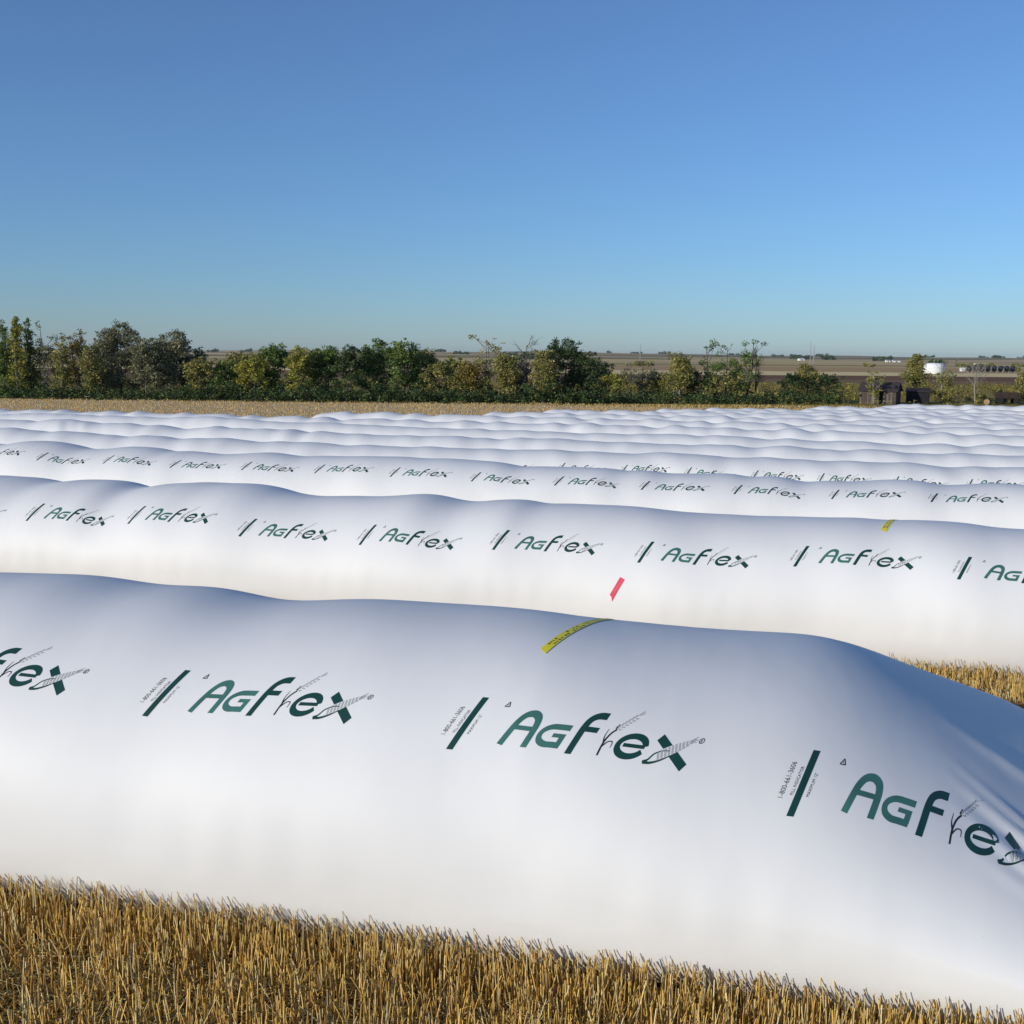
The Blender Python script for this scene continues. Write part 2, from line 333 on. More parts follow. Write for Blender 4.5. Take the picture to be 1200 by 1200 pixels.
class Bag:
    def __init__(s, k, D):
        s.k = k; s.P = np.array(D['p']); a = R(D['th'])
        s.d = np.array([-math.sin(a), math.cos(a)]); s.n = np.array([s.d[1], -s.d[0]])
        if s.n[1] < 0: s.n = -s.n
        h = D['h']; s.amp = D.get('amp', 1.0); s.t0, s.t1 = D['t0'], D['t1']; s.tl, s.tr = D.get('tl', 3.0), D.get('tr', 3.0)
        g = np.arange(s.t0 - 4, s.t1 + 4, .05); tt = np.array([q[0] for q in h]); hh = np.clip([q[1] for q in h], .9, 2.0)
        mean = float(np.mean(hh))
        v = np.interp(g, tt, hh)
        # outside what the photograph shows: humps of the same size
        rnd = np.random.default_rng(100 + k); ph = rnd.uniform(0, 6.28, 4)
        w = .045*np.sin(g*2*math.pi/2.7 + ph[0] + np.sin(g*.31 + ph[3])) + .035*np.sin(g*2*math.pi/1.75 + ph[1] + 1.3*np.sin(g*.23)) + .03*np.sin(g*2*math.pi/6.1 + ph[2])
        if k >= 7:
            v = np.interp(g, tt, .5*hh + .5*mean) + 1.15*w
        else:
            out = np.clip((g - tt.max())/1.5, 0, 1) + (np.clip((tt.min() - g)/1.5, 0, 1) if k > 1 else 0)
            v = v*(1-out) + (mean + w)*out
        if k == 1:      # the tail at the right end runs down flat
            tail = np.interp(g, [-9,-6.6,-5.9,-5.2,-4.5,-3.8,-3.1,-2.6,-2.2], [.10,.12,.20,.30,.42,.58,.79,.97,1.17])
            v = np.where(g < -2.2, tail, v)
        sg = (.26 if k == 1 else .13 if k == 2 else .17 if k < 7 else .19)/.05; kk = np.exp(-.5*(np.arange(-40,41)/sg)**2); kk /= kk.sum()
        s.g = g; s.hv = np.convolve(np.pad(v, 40, mode='edge'), kk, 'valid')
        s.seed = k*13.7
    def h(s, t):
        v = np.interp(t, s.g, s.hv)
        e = np.ones_like(v)
        if s.k != 1: e = e*np.sqrt(np.clip(1-np.clip((s.t0 + s.tr - t)/s.tr, 0, 1)**2.2, .004, 1))
        e = e*np.sqrt(np.clip(1-np.clip((t - s.t1 + s.tl)/s.tl, 0, 1)**2.2, .004, 1))
        return v*e
    def w(s, t):
        if s.k == 1:
            return np.interp(t, [-6.6,-5,-3.8,-2.5,-1.2,0,60], [3.6,4.4,4.4,3.95,3.3,W,W])*np.sqrt(np.clip(1-np.clip((t-s.t1+s.tl)/s.tl,0,1)**3,.004,1))
        e = np.clip(1-np.clip((s.t0+s.tr-t)/s.tr, 0, 1)**3, .01, 1)*np.clip(1-np.clip((t-s.t1+s.tl)/s.tl, 0, 1)**3, .01, 1)
        return (W + .06*np.sin(t*1.7 + s.seed))*np.sqrt(e)
    def shift(s, t):        # the sagging tail of the nearest bag spreads away from the camera
        return np.interp(t, [-6.6,-3.8,-2.5,-1.2,0], [.65,.65,.42,.12,0]) if s.k == 1 else 0*t
    def lean(s, t):
        return np.interp(t, [-6.6,-4,-2.5,-1.2,-.2,.6], [.2,.6,.78,.40,.12,0]) if s.k == 1 else 0*t
    def disp(s, t, ph):
        """slack and folds of the film, metres outwards"""
        z = s.seed
        d = .012*np.sin(2.1*t + 1.3*ph + z)*np.sin(.8*t - 2.0*ph + z*.7) + .008*np.sin(4.3*t - 3.1*ph + 2*z)*np.sin(1.1*t + z)
        if s.k >= 4:
            d = d*1.8
        if s.k == 1:     # folds gathered towards the tied tail
            for pc, sl, amp, wd in ((.62,.42,.030,.034),(.70,.44,-.016,.022),(.77,.46,.026,.028),(.86,.5,.020,.024),(.50,.30,.014,.04),(1.15,.3,.020,.05)):
                d = d + amp*np.exp(-((ph-(pc+sl*(t + 1.95)))/wd)**2)*np.clip((-1.70 - t)/.45, 0, 1)**1.3
        # puckers where the film meets the ground
        d = d + .006*np.sin(13*t + 3*np.sin(2.3*t + z) + z)*np.clip(.30 - ph, 0, .5)*2
        if s.k == 5:     # one sharp crease near the left end of what the photograph shows
            for tc, amp in ((28.2,-.07),(27.2,.05),(26.3,-.025)):
                d = d + amp*np.exp(-((t - tc - .9*(ph-1.1))/.16)**2)*np.clip((1.55-ph)/.3, 0, 1)
        return d
    def pt(s, t, ph):
        t = np.asarray(t, float); ph = np.asarray(ph, float)
        h = s.h(t); w = s.w(t); c = .36*h; cs, sn = np.cos(ph), np.sin(ph)
        low = sn < 0
        cc = np.where(low, np.sign(cs)*np.abs(cs)**.22, np.sign(cs)*np.abs(cs)**.94)
        dd = s.disp(t, ph)*np.clip(sn*2+.6, 0, 1)*np.clip(h/1.0, 0, 1)
        y = -cc*(w/2 + dd) + s.shift(t) + s.lean(t)*np.clip(sn, 0, 1)**1.3; z = np.where(low, c + c*sn, c + (h - c + dd)*sn)
        X = s.P[0] + s.d[0]*t + s.n[0]*y; Y = s.P[1] + s.d[1]*t + s.n[1]*y
        gx = s.P[0] + s.d[0]*t; gy = s.P[1] + s.d[1]*t
        gz = np.interp(N0[0]*gx + N0[1]*gy, _sg, _dg)
        # follow the slope of the ground under the bag
        gz2 = np.interp(N0[0]*X + N0[1]*Y, _sg, _dg)
        return np.stack([X, Y, CZ - (.5*gz + .5*gz2) + z - .01], -1)
    def on(s, t, ph, off):
        e = 2e-3
        p = s.pt(t, ph); a = s.pt(t+e, ph) - s.pt(t-e, ph); b = s.pt(t, ph+e) - s.pt(t, ph-e)
        nn = np.cross(a, b); nn /= np.linalg.norm(nn, axis=-1, keepdims=True)
        nn *= np.sign(nn[..., 2:3] + 1e-9)
        return p + nn*np.asarray(off)[..., None] if np.ndim(off) else p + nn*off
    def dl(s, t, ph):
        h = float(s.h(np.array(t))); return math.hypot(W/2*math.sin(ph), (h*.64)*math.cos(ph))
    def local(s, p):
        """world -> bag coordinates (x along, y across, origin under the bag)"""
        q = p - s.base
        return np.stack([q[..., 0]*s.d[0] + q[..., 1]*s.d[1], -q[..., 0]*s.d[1] + q[..., 1]*s.d[0], q[..., 2]], -1)
    def build(s, label):
        dt = .04 if s.k == 1 else .07 if s.k == 2 else .14 if s.k < 5 else .22
        m = 260 if s.k == 1 else 200 if s.k < 4 else 90 if s.k == 4 else 64
        ts = np.arange(s.t0, s.t1 + dt, dt)
        if s.k > 1: ts = np.unique(np.concatenate([ts, s.t0 + s.tr*(np.linspace(0,1,14)**2)]))
        ts = np.unique(np.concatenate([ts, s.t1 - s.tl*(np.linspace(0,1,14)**2)])); ts = ts[(ts >= s.t0) & (ts <= s.t1)]
        ph = np.linspace(-math.pi/2, 1.5*math.pi, m, endpoint=False)
        T, Pp = np.meshgrid(ts, ph, indexing='ij'); p = s.pt(T, Pp)
        tb = (s.t0 + s.t1)/2; b = s.P + s.d*tb; s.base = np.array([b[0], b[1], float(ground_z(b[0], b[1]))])
        p = np.concatenate([np.repeat(p[:1].mean(1, keepdims=True), m, 1), p, np.repeat(p[-1:].mean(1, keepdims=True), m, 1)], 0)      # gathered ends
        v = s.local(p).reshape(-1, 3); n = len(ts)+2
        i = np.arange(n-1)[:, None]*m; j = np.arange(m)[None]; j2 = (j+1) % m
        f = np.stack([i+j, i+j2, i+m+j2, i+m+j], -1).reshape(-1, 4)
        faces = np.concatenate([f, ]).astype(np.int64)
        o = mesh_obj('grain_bag', v, faces, M['film'], smooth=True, loc=s.base, rz=math.atan2(s.d[1], s.d[0]))
        tag(o, label, 'grain bag', 'white grain bags lying in long rows')
        s.obj = o
        return o
    def attach(s, name, t, ph, off, faces, mats, fmat, label=None):
        v = s.local(s.on(np.array(t), np.array(ph), np.array(off)))
        o = mesh_obj(name, [tuple(q) for q in v], faces, mats, s.obj, False, fmat)
        if label: o['label'] = label
        return o

# ---- the print, in units along (a) and up (g) the film
def smooth(pts, n=6):
    pts = [np.array(p, float) for p in pts]; out = []
    q = [2*pts[0]-pts[1]] + pts + [2*pts[-1]-pts[-2]]
    for i in range(1, len(q)-2):
        for k in range(n):
            t = k/n; a, b, c, d = q[i-1], q[i], q[i+1], q[i+2]
            out.append(.5*((2*b)+(c-a)*t+(2*a-5*b+4*c-d)*t*t+(3*b-a-3*c+d)*t**3))
    out.append(pts[-1]); return out

class Ink:
    def __init__(s): s.v = []; s.o = []; s.f = []; s.m = []
    def strip(s, pts, width, m, off, taper=None):
        pts = [np.array(p, float) for p in pts]
        # refine
        fin = [pts[0]]
        for a, b in zip(pts, pts[1:]):
            k = max(1, int(np.linalg.norm(b-a)/14)); fin += [a+(b-a)*(i+1)/k for i in range(k)]
        b0 = len(s.v); L = len(fin)
        for i, p in enumerate(fin):
            d = fin[min(i+1, L-1)] - fin[max(i-1, 0)]; d = d/(np.linalg.norm(d)+1e-9); nn = np.array([-d[1], d[0]])
            w = width/2*(1 if taper is None else taper(i/(L-1)))
            s.v += [tuple(p+nn*w), tuple(p-nn*w)]; s.o += [off, off]
        for i in range(L-1):
            s.f.append((b0+2*i, b0+2*i+1, b0+2*i+3, b0+2*i+2)); s.m.append(m)
    def quadstrip(s, left, right, m, off):
        b0 = len(s.v)
        for p, q in zip(left, right): s.v += [tuple(p), tuple(q)]; s.o += [off, off]
        for i in range(len(left)-1): s.f.append((b0+2*i, b0+2*i+1, b0+2*i+3, b0+2*i+2)); s.m.append(m)
    def glyphs(s, text, a, g, size, rot, m, off):
        cu = bpy.data.curves.new('t', 'FONT'); cu.body = text; cu.size = 1; cu.resolution_u = 2
        ob = bpy.data.objects.new('t', cu); col.objects.link(ob)
        dg = bpy.context.evaluated_depsgraph_get(); me = bpy.data.meshes.new_from_object(ob.evaluated_get(dg))
        b0 = len(s.v); c, sn = math.cos(rot), math.sin(rot)
        for q in me.vertices:
            x, y = q.co.x*size[0], q.co.y*size[1]
            s.v.append((a + x*c - y*sn, g + x*sn + y*c)); s.o.append(off)
        for p in me.polygons: s.f.append(tuple(b0+i for i in p.vertices)); s.m.append(m)
        bpy.data.objects.remove(ob); bpy.data.curves.remove(cu); bpy.data.meshes.remove(me)

INKS = None
def make_indicator():
    k = Ink()
    k.strip([(-164,-33),(-164,147)], 26, 0, .0014)
    k.glyphs('1-800-661-3606', -217, 8, (15.5, 27), math.pi/2, 1, .0014)
    k.glyphs('FILL INDICATOR', -184, 20, (10.5, 17), math.pi/2, 1, .0014)
    k.glyphs('MAXIMUM 12"', -126, 20, (10.5, 17), math.pi/2, 1, .0014)
    return k
def make_logo():
    k = Ink(); G, T, Y, B, H = 0, 1, 2, 3, 4
    o1, o2, o3, o4 = .0012, .0014, .0022, .0028
    def letter(pts, w, m, taper=None):
        k.strip(pts, w, m, o2, taper)
    letter(smooth([(13,-1),(21,45),(30,80),(46,102),(72,108),(96,96),(106,72),(108,40),(108,-1)]), 24, T)
    letter([(30,58),(98,58)], 15, T)
    letter(smooth([(243,74),(210,74),(172,72),(148,60),(141,43),(150,26),(174,16),(205,16),(238,16)]), 19, T)
    letter([(229,16),(229,52)], 20, T); letter([(239,46),(190,46)], 13, T)
    letter(smooth([(285,-5),(285,40),(286,85),(294,112),(316,126),(348,128)]), 25, G)
    letter([(296,78),(344,78)], 18, G)
    # wheat ear in the place of the l
    k.strip(smooth([(394,2),(390,30),(390,52),(396,74),(408,90)]), 6.5, B, o2)
    k.strip(smooth([(390,40),(380,62),(379,88)]), 5, B, o2, lambda t: 1-.7*t)
    k.strip(smooth([(391,30),(404,48),(420,48),(424,30)]), 5, B, o2, lambda t: 1-.6*t)
    k.strip([(403,92),(407,108)], 8, B, o2, lambda t: 1-.6*t)
    for i in range(6):
        t = i/5; c = np.array([410+36*t, 92+44*t])
        for sd in (-1, 1):
            d = np.array([.20, .98]) if sd > 0 else np.array([1.0, .06])
            side = np.array([-.78, .62])*sd*6
            k.strip([c+side*.4, c+side*.4+d*7, c+side*.4+d*13], 5.5, Y, o2, lambda q: .25+.85*math.sin(math.pi*min(1, q*.85+.1)))
    for d in ((16,16),(20,10),(11,20)): k.strip([(452,146),(452+d[0],146+d[1])], 1.8, Y, o2)
    # e
    ar = []
    for i in range(33):
        q = R(6 + i*(330/32)); ar.append((496+51*math.cos(q), 44+33*math.sin(q)))
    letter(ar, 20, G); letter([(464,45),(546,46)], 12, G)
    # x with a cob of corn for its second stroke
    letter([(582,84),(650,42),(722,-2)], 26, G)
    cl = [(580+10*i*1.0, 10+5.6*i*1.0) for i in range(13)]
    cen = [np.array(q) for q in cl]; d = cen[-1]-cen[0]; nn = np.array([-d[1], d[0]])/np.linalg.norm(d)
    wd = [2+15*math.sin(math.pi*min(1, (i+1.2)/13.5))**.7 for i in range(13)]
    k.quadstrip([c+nn*w for c, w in zip(cen, wd)], [c-nn*w for c, w in zip(cen, wd)], H, o3)
    for i in range(3, 13):
        for j in (-2, -1, 0, 1, 2):
            w = wd[i]*.86*j/2.3; c = cen[i]+nn*w; k.strip([c-d*.026, c+d*.026], 6.0, Y, o4)
    for i in range(4): k.strip([cen[-1]+nn*(i-1.5)*3, cen[-1]+d*(.13+.05*(i % 2))+nn*(i-1.5)*5], 1.8, Y, o4)
    k.strip(smooth([(566,2),(582,10),(594,30),(618,42),(644,44)]), 8, G, o4, lambda t: 1.1-.8*t)
    k.strip(smooth([(570,0),(598,2),(628,14),(652,30)]), 9, G, o4, lambda t: 1.1-.8*t)
    # registered mark and recycling triangle
    k.strip([(738+9*math.cos(R(a)), 84+8*math.sin(R(a))) for a in range(0, 361, 24)], 2.4, B, o2)
    k.glyphs('R', 733.5, 78.5, (13, 15), 0, B, o2)
    tri = [(-64,122),(-44,122),(-54,139)]
    for i in range(3):
        a, b = np.array(tri[i], float), np.array(tri[(i+1) % 3], float); k.strip([a, b], 3, B, o2)
    k.glyphs('4', -57, 124.5, (9, 10), 0, B, o2)
    return k

def place_print(bag, t0, ph0, ink, name, mats):
    l = bag.dl(t0, ph0); sa = SA*(.915 if bag.k == 1 else 1)      # the nearest bag's film is stretched less
    t = [t0 - (a+164)*sa - .38*(g-57)*SG for a, g in ink.v]; ph = [ph0 + (g-57)*SG/l for a, g in ink.v]
    return bag.attach(name, t, ph, ink.o, ink.f, mats, ink.m)

def tape(bag, t0, t1, ph0, ph1, width, m, mp, marks=True, label=None, jag=.02):
    """a strip of tape from (t0,ph0) to (t1,ph1)"""
    k = 22; t = []; ph = []; off = []; f = []; fm = []
    for i in range(k):
        u = i/(k-1); tt = t0+(t1-t0)*u; pp = ph0+(ph1-ph0)*u; l = bag.dl(tt, pp)
        dirn = np.array([t1-t0, (ph1-ph0)*l]); dirn /= np.linalg.norm(dirn); nn = np.array([-dirn[1], dirn[0]])
        cut = jag*(1 if i == k-1 else 0)
        for sd in (-1, 0, 1):
            t.append(tt+nn[0]*sd*width/2 - dirn[0]*cut*sd); ph.append(pp+(nn[1]*sd*width/2 - dirn[1]*cut*sd)/l); off.append(.004)
    for i in range(k-1):
        for q in (0, 1): f.append((3*i+q, 3*i+q+1, 3*i+q+4, 3*i+q+3)); fm.append(0)
    if marks:
        rr = random.Random(int(t0*100)); u = .05
        while u < .93:
            w = rr.uniform(.012, .03)
            for sd in (-.45, .45):
                if rr.random() < .25: continue
                b0 = len(t)
                for uu, ss in ((u, sd-.16), (u+w, sd-.16), (u+w, sd+.16), (u, sd+.16)):
                    tt = t0+(t1-t0)*uu; pp = ph0+(ph1-ph0)*uu; l = bag.dl(tt, pp)
                    dirn = np.array([t1-t0, (ph1-ph0)*l]); dirn /= np.linalg.norm(dirn); nn = np.array([-dirn[1], dirn[0]])
                    t.append(tt+nn[0]*ss*width/2); ph.append(pp+nn[1]*ss*width/2/l); off.append(.0065)
                f.append((b0, b0+1, b0+2, b0+3)); fm.append(1)
            u += w + rr.uniform(.006, .03)
    return bag.attach('repair_tape', t, ph, off, f, [m, mp], fm, label)

LABELS = {
 1: 'nearest white grain bag, largest green lettering, its right end sagging into blue shade',
 2: 'second white grain bag from the front, with a small red tape low on its side',
 3: 'third white grain bag from the front, a long row of small lettering fully in view',
 4: 'fourth white grain bag from the front, its lettering half hidden behind the bag before it',
 5: 'fifth white grain bag from the front, unlettered side, a dark crease near the left edge',
 6: 'sixth white grain bag from the front, strongly humped, next behind the creased bag',
 7: 'seventh white grain bag from the front, last to reach the left edge, below the stubble',
 8: 'back-row white grain bag whose rounded left end lies farthest left on the tan stubble',
 9: 'back-row white grain bag, its rounded left end second from the left on the stubble',
 10: 'back-row white grain bag, its left end third from the left, below the tall dense tree',
 11: 'back-row white grain bag, its left end fourth from the left along the stubble strip',
 12: 'back-row white grain bag, its left end fifth from the left, below the tall sparse poplars',
 13: 'white grain bag second from the back, its left end just left of the plank shed',
 14: 'farthest white grain bag, right at the foot of the dark plank shed',
}
SPAN = {1:(-6.6,34,0,4), 2:(-9,40,3,4), 3:(-16,46,3,4), 4:(-20,50,3,4), 5:(-24,56,3,4), 6:(-27,62,3,4), 7:(-30,66,3,4)}
LEFT_END = {8:350, 9:543, 10:617, 11:745, 12:806, 13:926, 14:1018}
bags = {}
for k, D in BAGS.items():
    if k in SPAN: D['t0'], D['t1'], D['tr'], D['tl'] = SPAN[k]
    else:
        P = np.array(D['p']); a = R(D['th']); d = np.array([-math.sin(a), math.cos(a)]); r = ray(LEFT_END[k], 481)[:2]
        D['t1'] = float(np.linalg.solve(np.array([[d[0], -r[0]], [d[1], -r[1]]]), -P)[0]); D['t0'] = -38 - 3*(k-8); D['tr'] = 3; D['tl'] = 3.2
    b = Bag(k, D); b.build(LABELS[k]); bags[k] = b
ind, logo = make_indicator(), make_logo()
for k, D in BAGS.items():
    bars = sorted(D['bars'])
    if not bars: continue
    mp = float(np.mean([q[1] for q in bars]))
    ext = [(t, p) for t, p in bars]
    if k == 1: ext = [(bars[-1][0]+1.90, bars[-1][1])] + ext
    else:
        for i in range(1, 2): ext.append((bars[0][0]-REPEAT*i, bars[0][1]))
        last = bars[-1]
        for i in range(1, {2:6, 3:6, 4:12}[k]): ext.append((last[0]+REPEAT*i, mp if k < 4 or i < 2 else .50))
    for t, p in ext:
        p = .5*p + .5*mp if k > 2 and p > .52 else p
        place_print(bags[k], t, p, ind, 'fill_indicator', [M['ink'], M['black']])
        place_print(bags[k], t, p, logo, 'printed_logo', [M['ink'], M['teal'], M['grey'], M['black'], M['halo']])
# ---------------------------------------------------------------- repair tapes
tape(bags[1], .36, .64, 1.86, 1.22, .056, M['yellow'], M['tape_print'], True, 'yellow printed tape strip over the crest')
tape(bags[2], .22, .35, .32, .09, .072, M['red'], M['red_print'], True, 'red tape patch low on the side', .05)
tape(bags[2], -3.30, -3.06, 2.1, 1.22, .08, M['yellow'], M['tape_print'], True, 'yellow tape strip over the crest')
# ---------------------------------------------------------------- ground sheet
def build_ground():
    rr = [0.0]; r = .0
    while r < 13000:
        r += max(.7, r*.045); rr.append(r)
    rr = np.array(rr[1:]); na = 360
    aa = np.linspace(0, 2*math.pi, na, endpoint=False)
    Rr, A = np.meshgrid(rr, aa, indexing='ij'); x = Rr*np.sin(A); y = Rr*np.cos(A)
    v = np.stack([x, y, ground_z(x, y)], -1).reshape(-1, 3)
    v = np.vstack([v, [[0, 0, float(ground_z(0, 0))]]]); c = len(v)-1
    i = np.arange(len(rr)-1)[:, None]*na; j = np.arange(na)[None]; j2 = (j+1) % na
    f = np.stack([i+j, i+na+j, i+na+j2, i+j2], -1).reshape(-1, 4)
    faces = [tuple(q) for q in f] + [(c, k, (k+1) % na) for k in range(na)]
    o = mesh_obj('field', v, faces, M['ground'], smooth=True)
    tag(o, kind='structure')
build_ground()

# ---------------------------------------------------------------- stubble
def in_bag(x, y, pad):
    m = np.zeros(len(x), bool)
    for k in (1, 2, 3, 4):
        b = bags[k]; qx = x-b.P[0]; qy = y-b.P[1]
        t = qx*b.d[0]+qy*b.d[1]; s = qx*b.n[0]+qy*b.n[1]-b.shift(t)
        m |= (np.abs(s) < b.w(t)/2 - pad) & (t > b.t0) & (t < b.t1)
    return m

def stalks(x, y, h, lean, rad, tint, segs=2):
    """three-sided bent straws; returns verts, quads, colours"""
    n = len(x); z = ground_z(x, y); az = RNG.uniform(0, 6.28, n); rot = RNG.uniform(0, 6.28, n)
    V = []
    for i in range(segs+1):
        u = i/segs; k = lean*(u**1.5)
        cx = x+np.cos(az)*k*h; cy = y+np.sin(az)*k*h; cz = z-.015+h*u*np.sqrt(np.clip(1-(k*.8)**2, .05, 1))
        r = rad*(1-.25*u)
        for j in range(3):
            a = rot+j*2.0944; V.append(np.stack([cx+np.cos(a)*r, cy+np.sin(a)*r, cz], -1))
    V = np.stack(V, 1)                        # n, (segs+1)*3, 3
    fc = []
    for i in range(segs):
        for j in range(3): fc.append((i*3+j, i*3+(j+1) % 3, i*3+3+(j+1) % 3, i*3+3+j))
    fc.append((segs*3, segs*3+1, segs*3+2, segs*3+2))
    fc = np.array(fc[:-1]); m = (segs+1)*3
    Fq = (np.arange(n)[:, None, None]*m + fc[None]).reshape(-1, 4)
    C = np.repeat(tint[:, None, :], m, 1)
    return V.reshape(-1, 3), Fq, C.reshape(-1, 4)

def straw_tint(n):
    base = np.array([[.84,.57,.16],[.88,.68,.28],[.74,.46,.12],[.88,.75,.43],[.58,.35,.10],[.86,.62,.18]])
    c = base[RNG.integers(0, len(base), n)]*RNG.uniform(.75, 1.15, (n, 1)); return np.concatenate([c, np.ones((n, 1))], 1)

def scatter(n, x0, x1, y0, y1, pad, rowed=True):
    x = RNG.uniform(x0, x1, n); y = RNG.uniform(y0, y1, n)
    # drilled in rows a hand apart, seen almost end on
    if rowed:
        a = R(82); rx, ry = math.cos(a), math.sin(a); q = x*rx+y*ry; p = -x*ry+y*rx
        q = np.round(q/.19)*.19 + RNG.normal(0, .032, n); x = q*rx-p*ry; y = q*ry+p*rx
        cl = np.array([mnoise.noise((a_*1.3, b_*1.3, 3.0)) for a_, b_ in zip(x, y)])
        keep = RNG.random(n) < np.clip(.8+.9*cl, .25, 1); x, y = x[keep], y[keep]
    m = ~in_bag(x, y, pad); return x[m], y[m]

Vs, Fs, Cs = [], [], []; base = 0
def put(V, Fq, C):
    global base
    Vs.append(V); Fs.append(Fq+base); Cs.append(C); base += len(V)
for (n, x0, x1, y0, y1, rad, hh, segs) in [
        (44000, -7, 5.5, 3.4, 8.2, .0040, (.13, .30), 2),
        (20000, -16, 3, 8.0, 15.2, .0042, (.12, .25), 1),
        (34000, 3, 12, 7.0, 15.4, .0050, (.15, .29), 2),
        (14000, 5.5, 13, 1.5, 7.0, .0050, (.14, .28), 1),
        (17000, -24, 22, 17.0, 25.5, .006, (.12, .24), 1),
        (9000, -30, 26, 27, 36, .008, (.12, .24), 1),
        (9000, -10, 10, -6, 3.2, .005, (.12, .24), 1)]:
    x, y = scatter(n, x0, x1, y0, y1, .04); k = len(x)
    h = RNG.uniform(*hh, k); lean = np.abs(RNG.normal(0, .16, k)); bend = RNG.random(k) < .10; lean[bend] += RNG.uniform(.3, .8, bend.sum())
    put(*stalks(x, y, h, lean, rad*RNG.uniform(.7, 1.3, k), straw_tint(k), segs))
    # chopped straw lying between the rows
    if y1 < 16:
        x, y = scatter(int(n*1.3), x0, x1, y0, y1, .22, False); k = len(x)
        h = RNG.uniform(.06, .22, k); az = RNG.uniform(0, 6.28, k); z = ground_z(x, y)+RNG.uniform(.004, .05, k); tilt = RNG.uniform(-.15, .25, k)
        w = rad*RNG.uniform(.7, 1.2, k); dx = np.cos(az)*h/2; dy = np.sin(az)*h/2; dz = tilt*h/2; px, py = -np.sin(az)*w, np.cos(az)*w
        V = np.stack([np.stack([x-dx-px, y-dy-py, z-dz], -1), np.stack([x-dx+px, y-dy+py, z-dz], -1), np.stack([x-dx, y-dy, z-dz+w*1.6], -1),
                      np.stack([x+dx-px, y+dy-py, z+dz], -1), np.stack([x+dx+px, y+dy+py, z+dz], -1), np.stack([x+dx, y+dy, z+dz+w*1.6], -1)], 1).reshape(-1, 3)
        fc = np.array([(0,2,5,3),(2,1,4,5),(1,0,3,4)]); Fq = (np.arange(k)[:, None, None]*6+fc[None]).reshape(-1, 4)
        C = np.repeat(np.clip(straw_tint(k)*[1.05,1.08,1.1,1], 0, .9), 6, 0); put(V, Fq, C)
# the uncut fringe that the nearest bags press against
for kb, n, ta, tb, hh, rad in ((1, 6500, -6.5, 8, (.13, .35), .0038), (2, 4000, -9, 2, (.08, .20), .0045)):
    b = bags[kb]; t = RNG.uniform(ta, tb, n); s = -(b.w(t)/2 - b.shift(t)) - np.abs(RNG.normal(0, .16, n)) + .03
    x = b.P[0]+b.d[0]*t+b.n[0]*s; y = b.P[1]+b.d[1]*t+b.n[1]*s
    put(*stalks(x, y, RNG.uniform(*hh, n), np.abs(RNG.normal(0, .13, n)), rad*RNG.uniform(.7, 1.3, n), straw_tint(n), 2))
o = mesh_obj('stubble', np.vstack(Vs), np.vstack(Fs), M['stalk'], attr=np.vstack(Cs)); tag(o, kind='stuff', label='cut golden stubble with chopped straw round the bags', cat='stubble')
# cut stubble of the open strip beyond the bags, tufts only
Vs, Fs, Cs = [], [], []; base = 0
n = 42000; px = RNG.uniform(-75, 75, n); py = RNG.uniform(88, 150, n); q = N0[0]*px+N0[1]*py
m = np.ones(n, bool)
for k, b in bags.items():
    t = (px-b.P[0])*b.d[0]+(py-b.P[1])*b.d[1]; s = (px-b.P[0])*b.n[0]+(py-b.P[1])*b.n[1]; m &= ~((np.abs(s) < 1.6) & (t > b.t0) & (t < b.t1))
px, py = px[m], py[m]; k = len(px); c = straw_tint(k)*[1.0,1.0,1.2,1]
put(*stalks(px, py, RNG.uniform(.12, .26, k), np.abs(RNG.normal(0, .3, k)), RNG.uniform(.012, .034, k), c, 1))
o = mesh_obj('far_stubble', np.vstack(Vs), np.vstack(Fs), M['stalk'], attr=np.vstack(Cs)); tag(o, kind='stuff', label='tan stubble of the open strip between the bags and the trees', cat='stubble')

# a few taller straws that lean on the bags
tall = []
def tall_straw(x, y, pts, label):
    mb = MB(); z = float(ground_z(x, y)); mb.tube([(p[0], p[1], p[2]) for p in pts], [.006, .005, .004, .003][:len(pts)], 5)
    o = mb.build('tall_straw', M['straw_plain'], loc=(x, y, z)); tag(o, label, 'straw'); return o
M['straw_plain'] = mat('straw_plain', (.42,.28,.10), .6, .3, .2, 20)
tall_straw(5.95, 13.75, [(0,0,0),(-.05,.02,.2),(-.10,.03,.42),(-.13,.03,.52)], 'tall leaning straw before the second bag, beside the sagging bag end')
tall_straw(6.75, 13.45, [(0,0,0),(-.10,.0,.14),(-.15,.02,.30),(-.10,.03,.46)], 'curved dark weed stem before the second bag at the right edge')
tall_straw(1.85, 5.45, [(0,0,0),(.02,.02,.2),(.10,.05,.36),(.20,.08,.44)], 'long bent straw standing out of the stubble against the nearest bag')

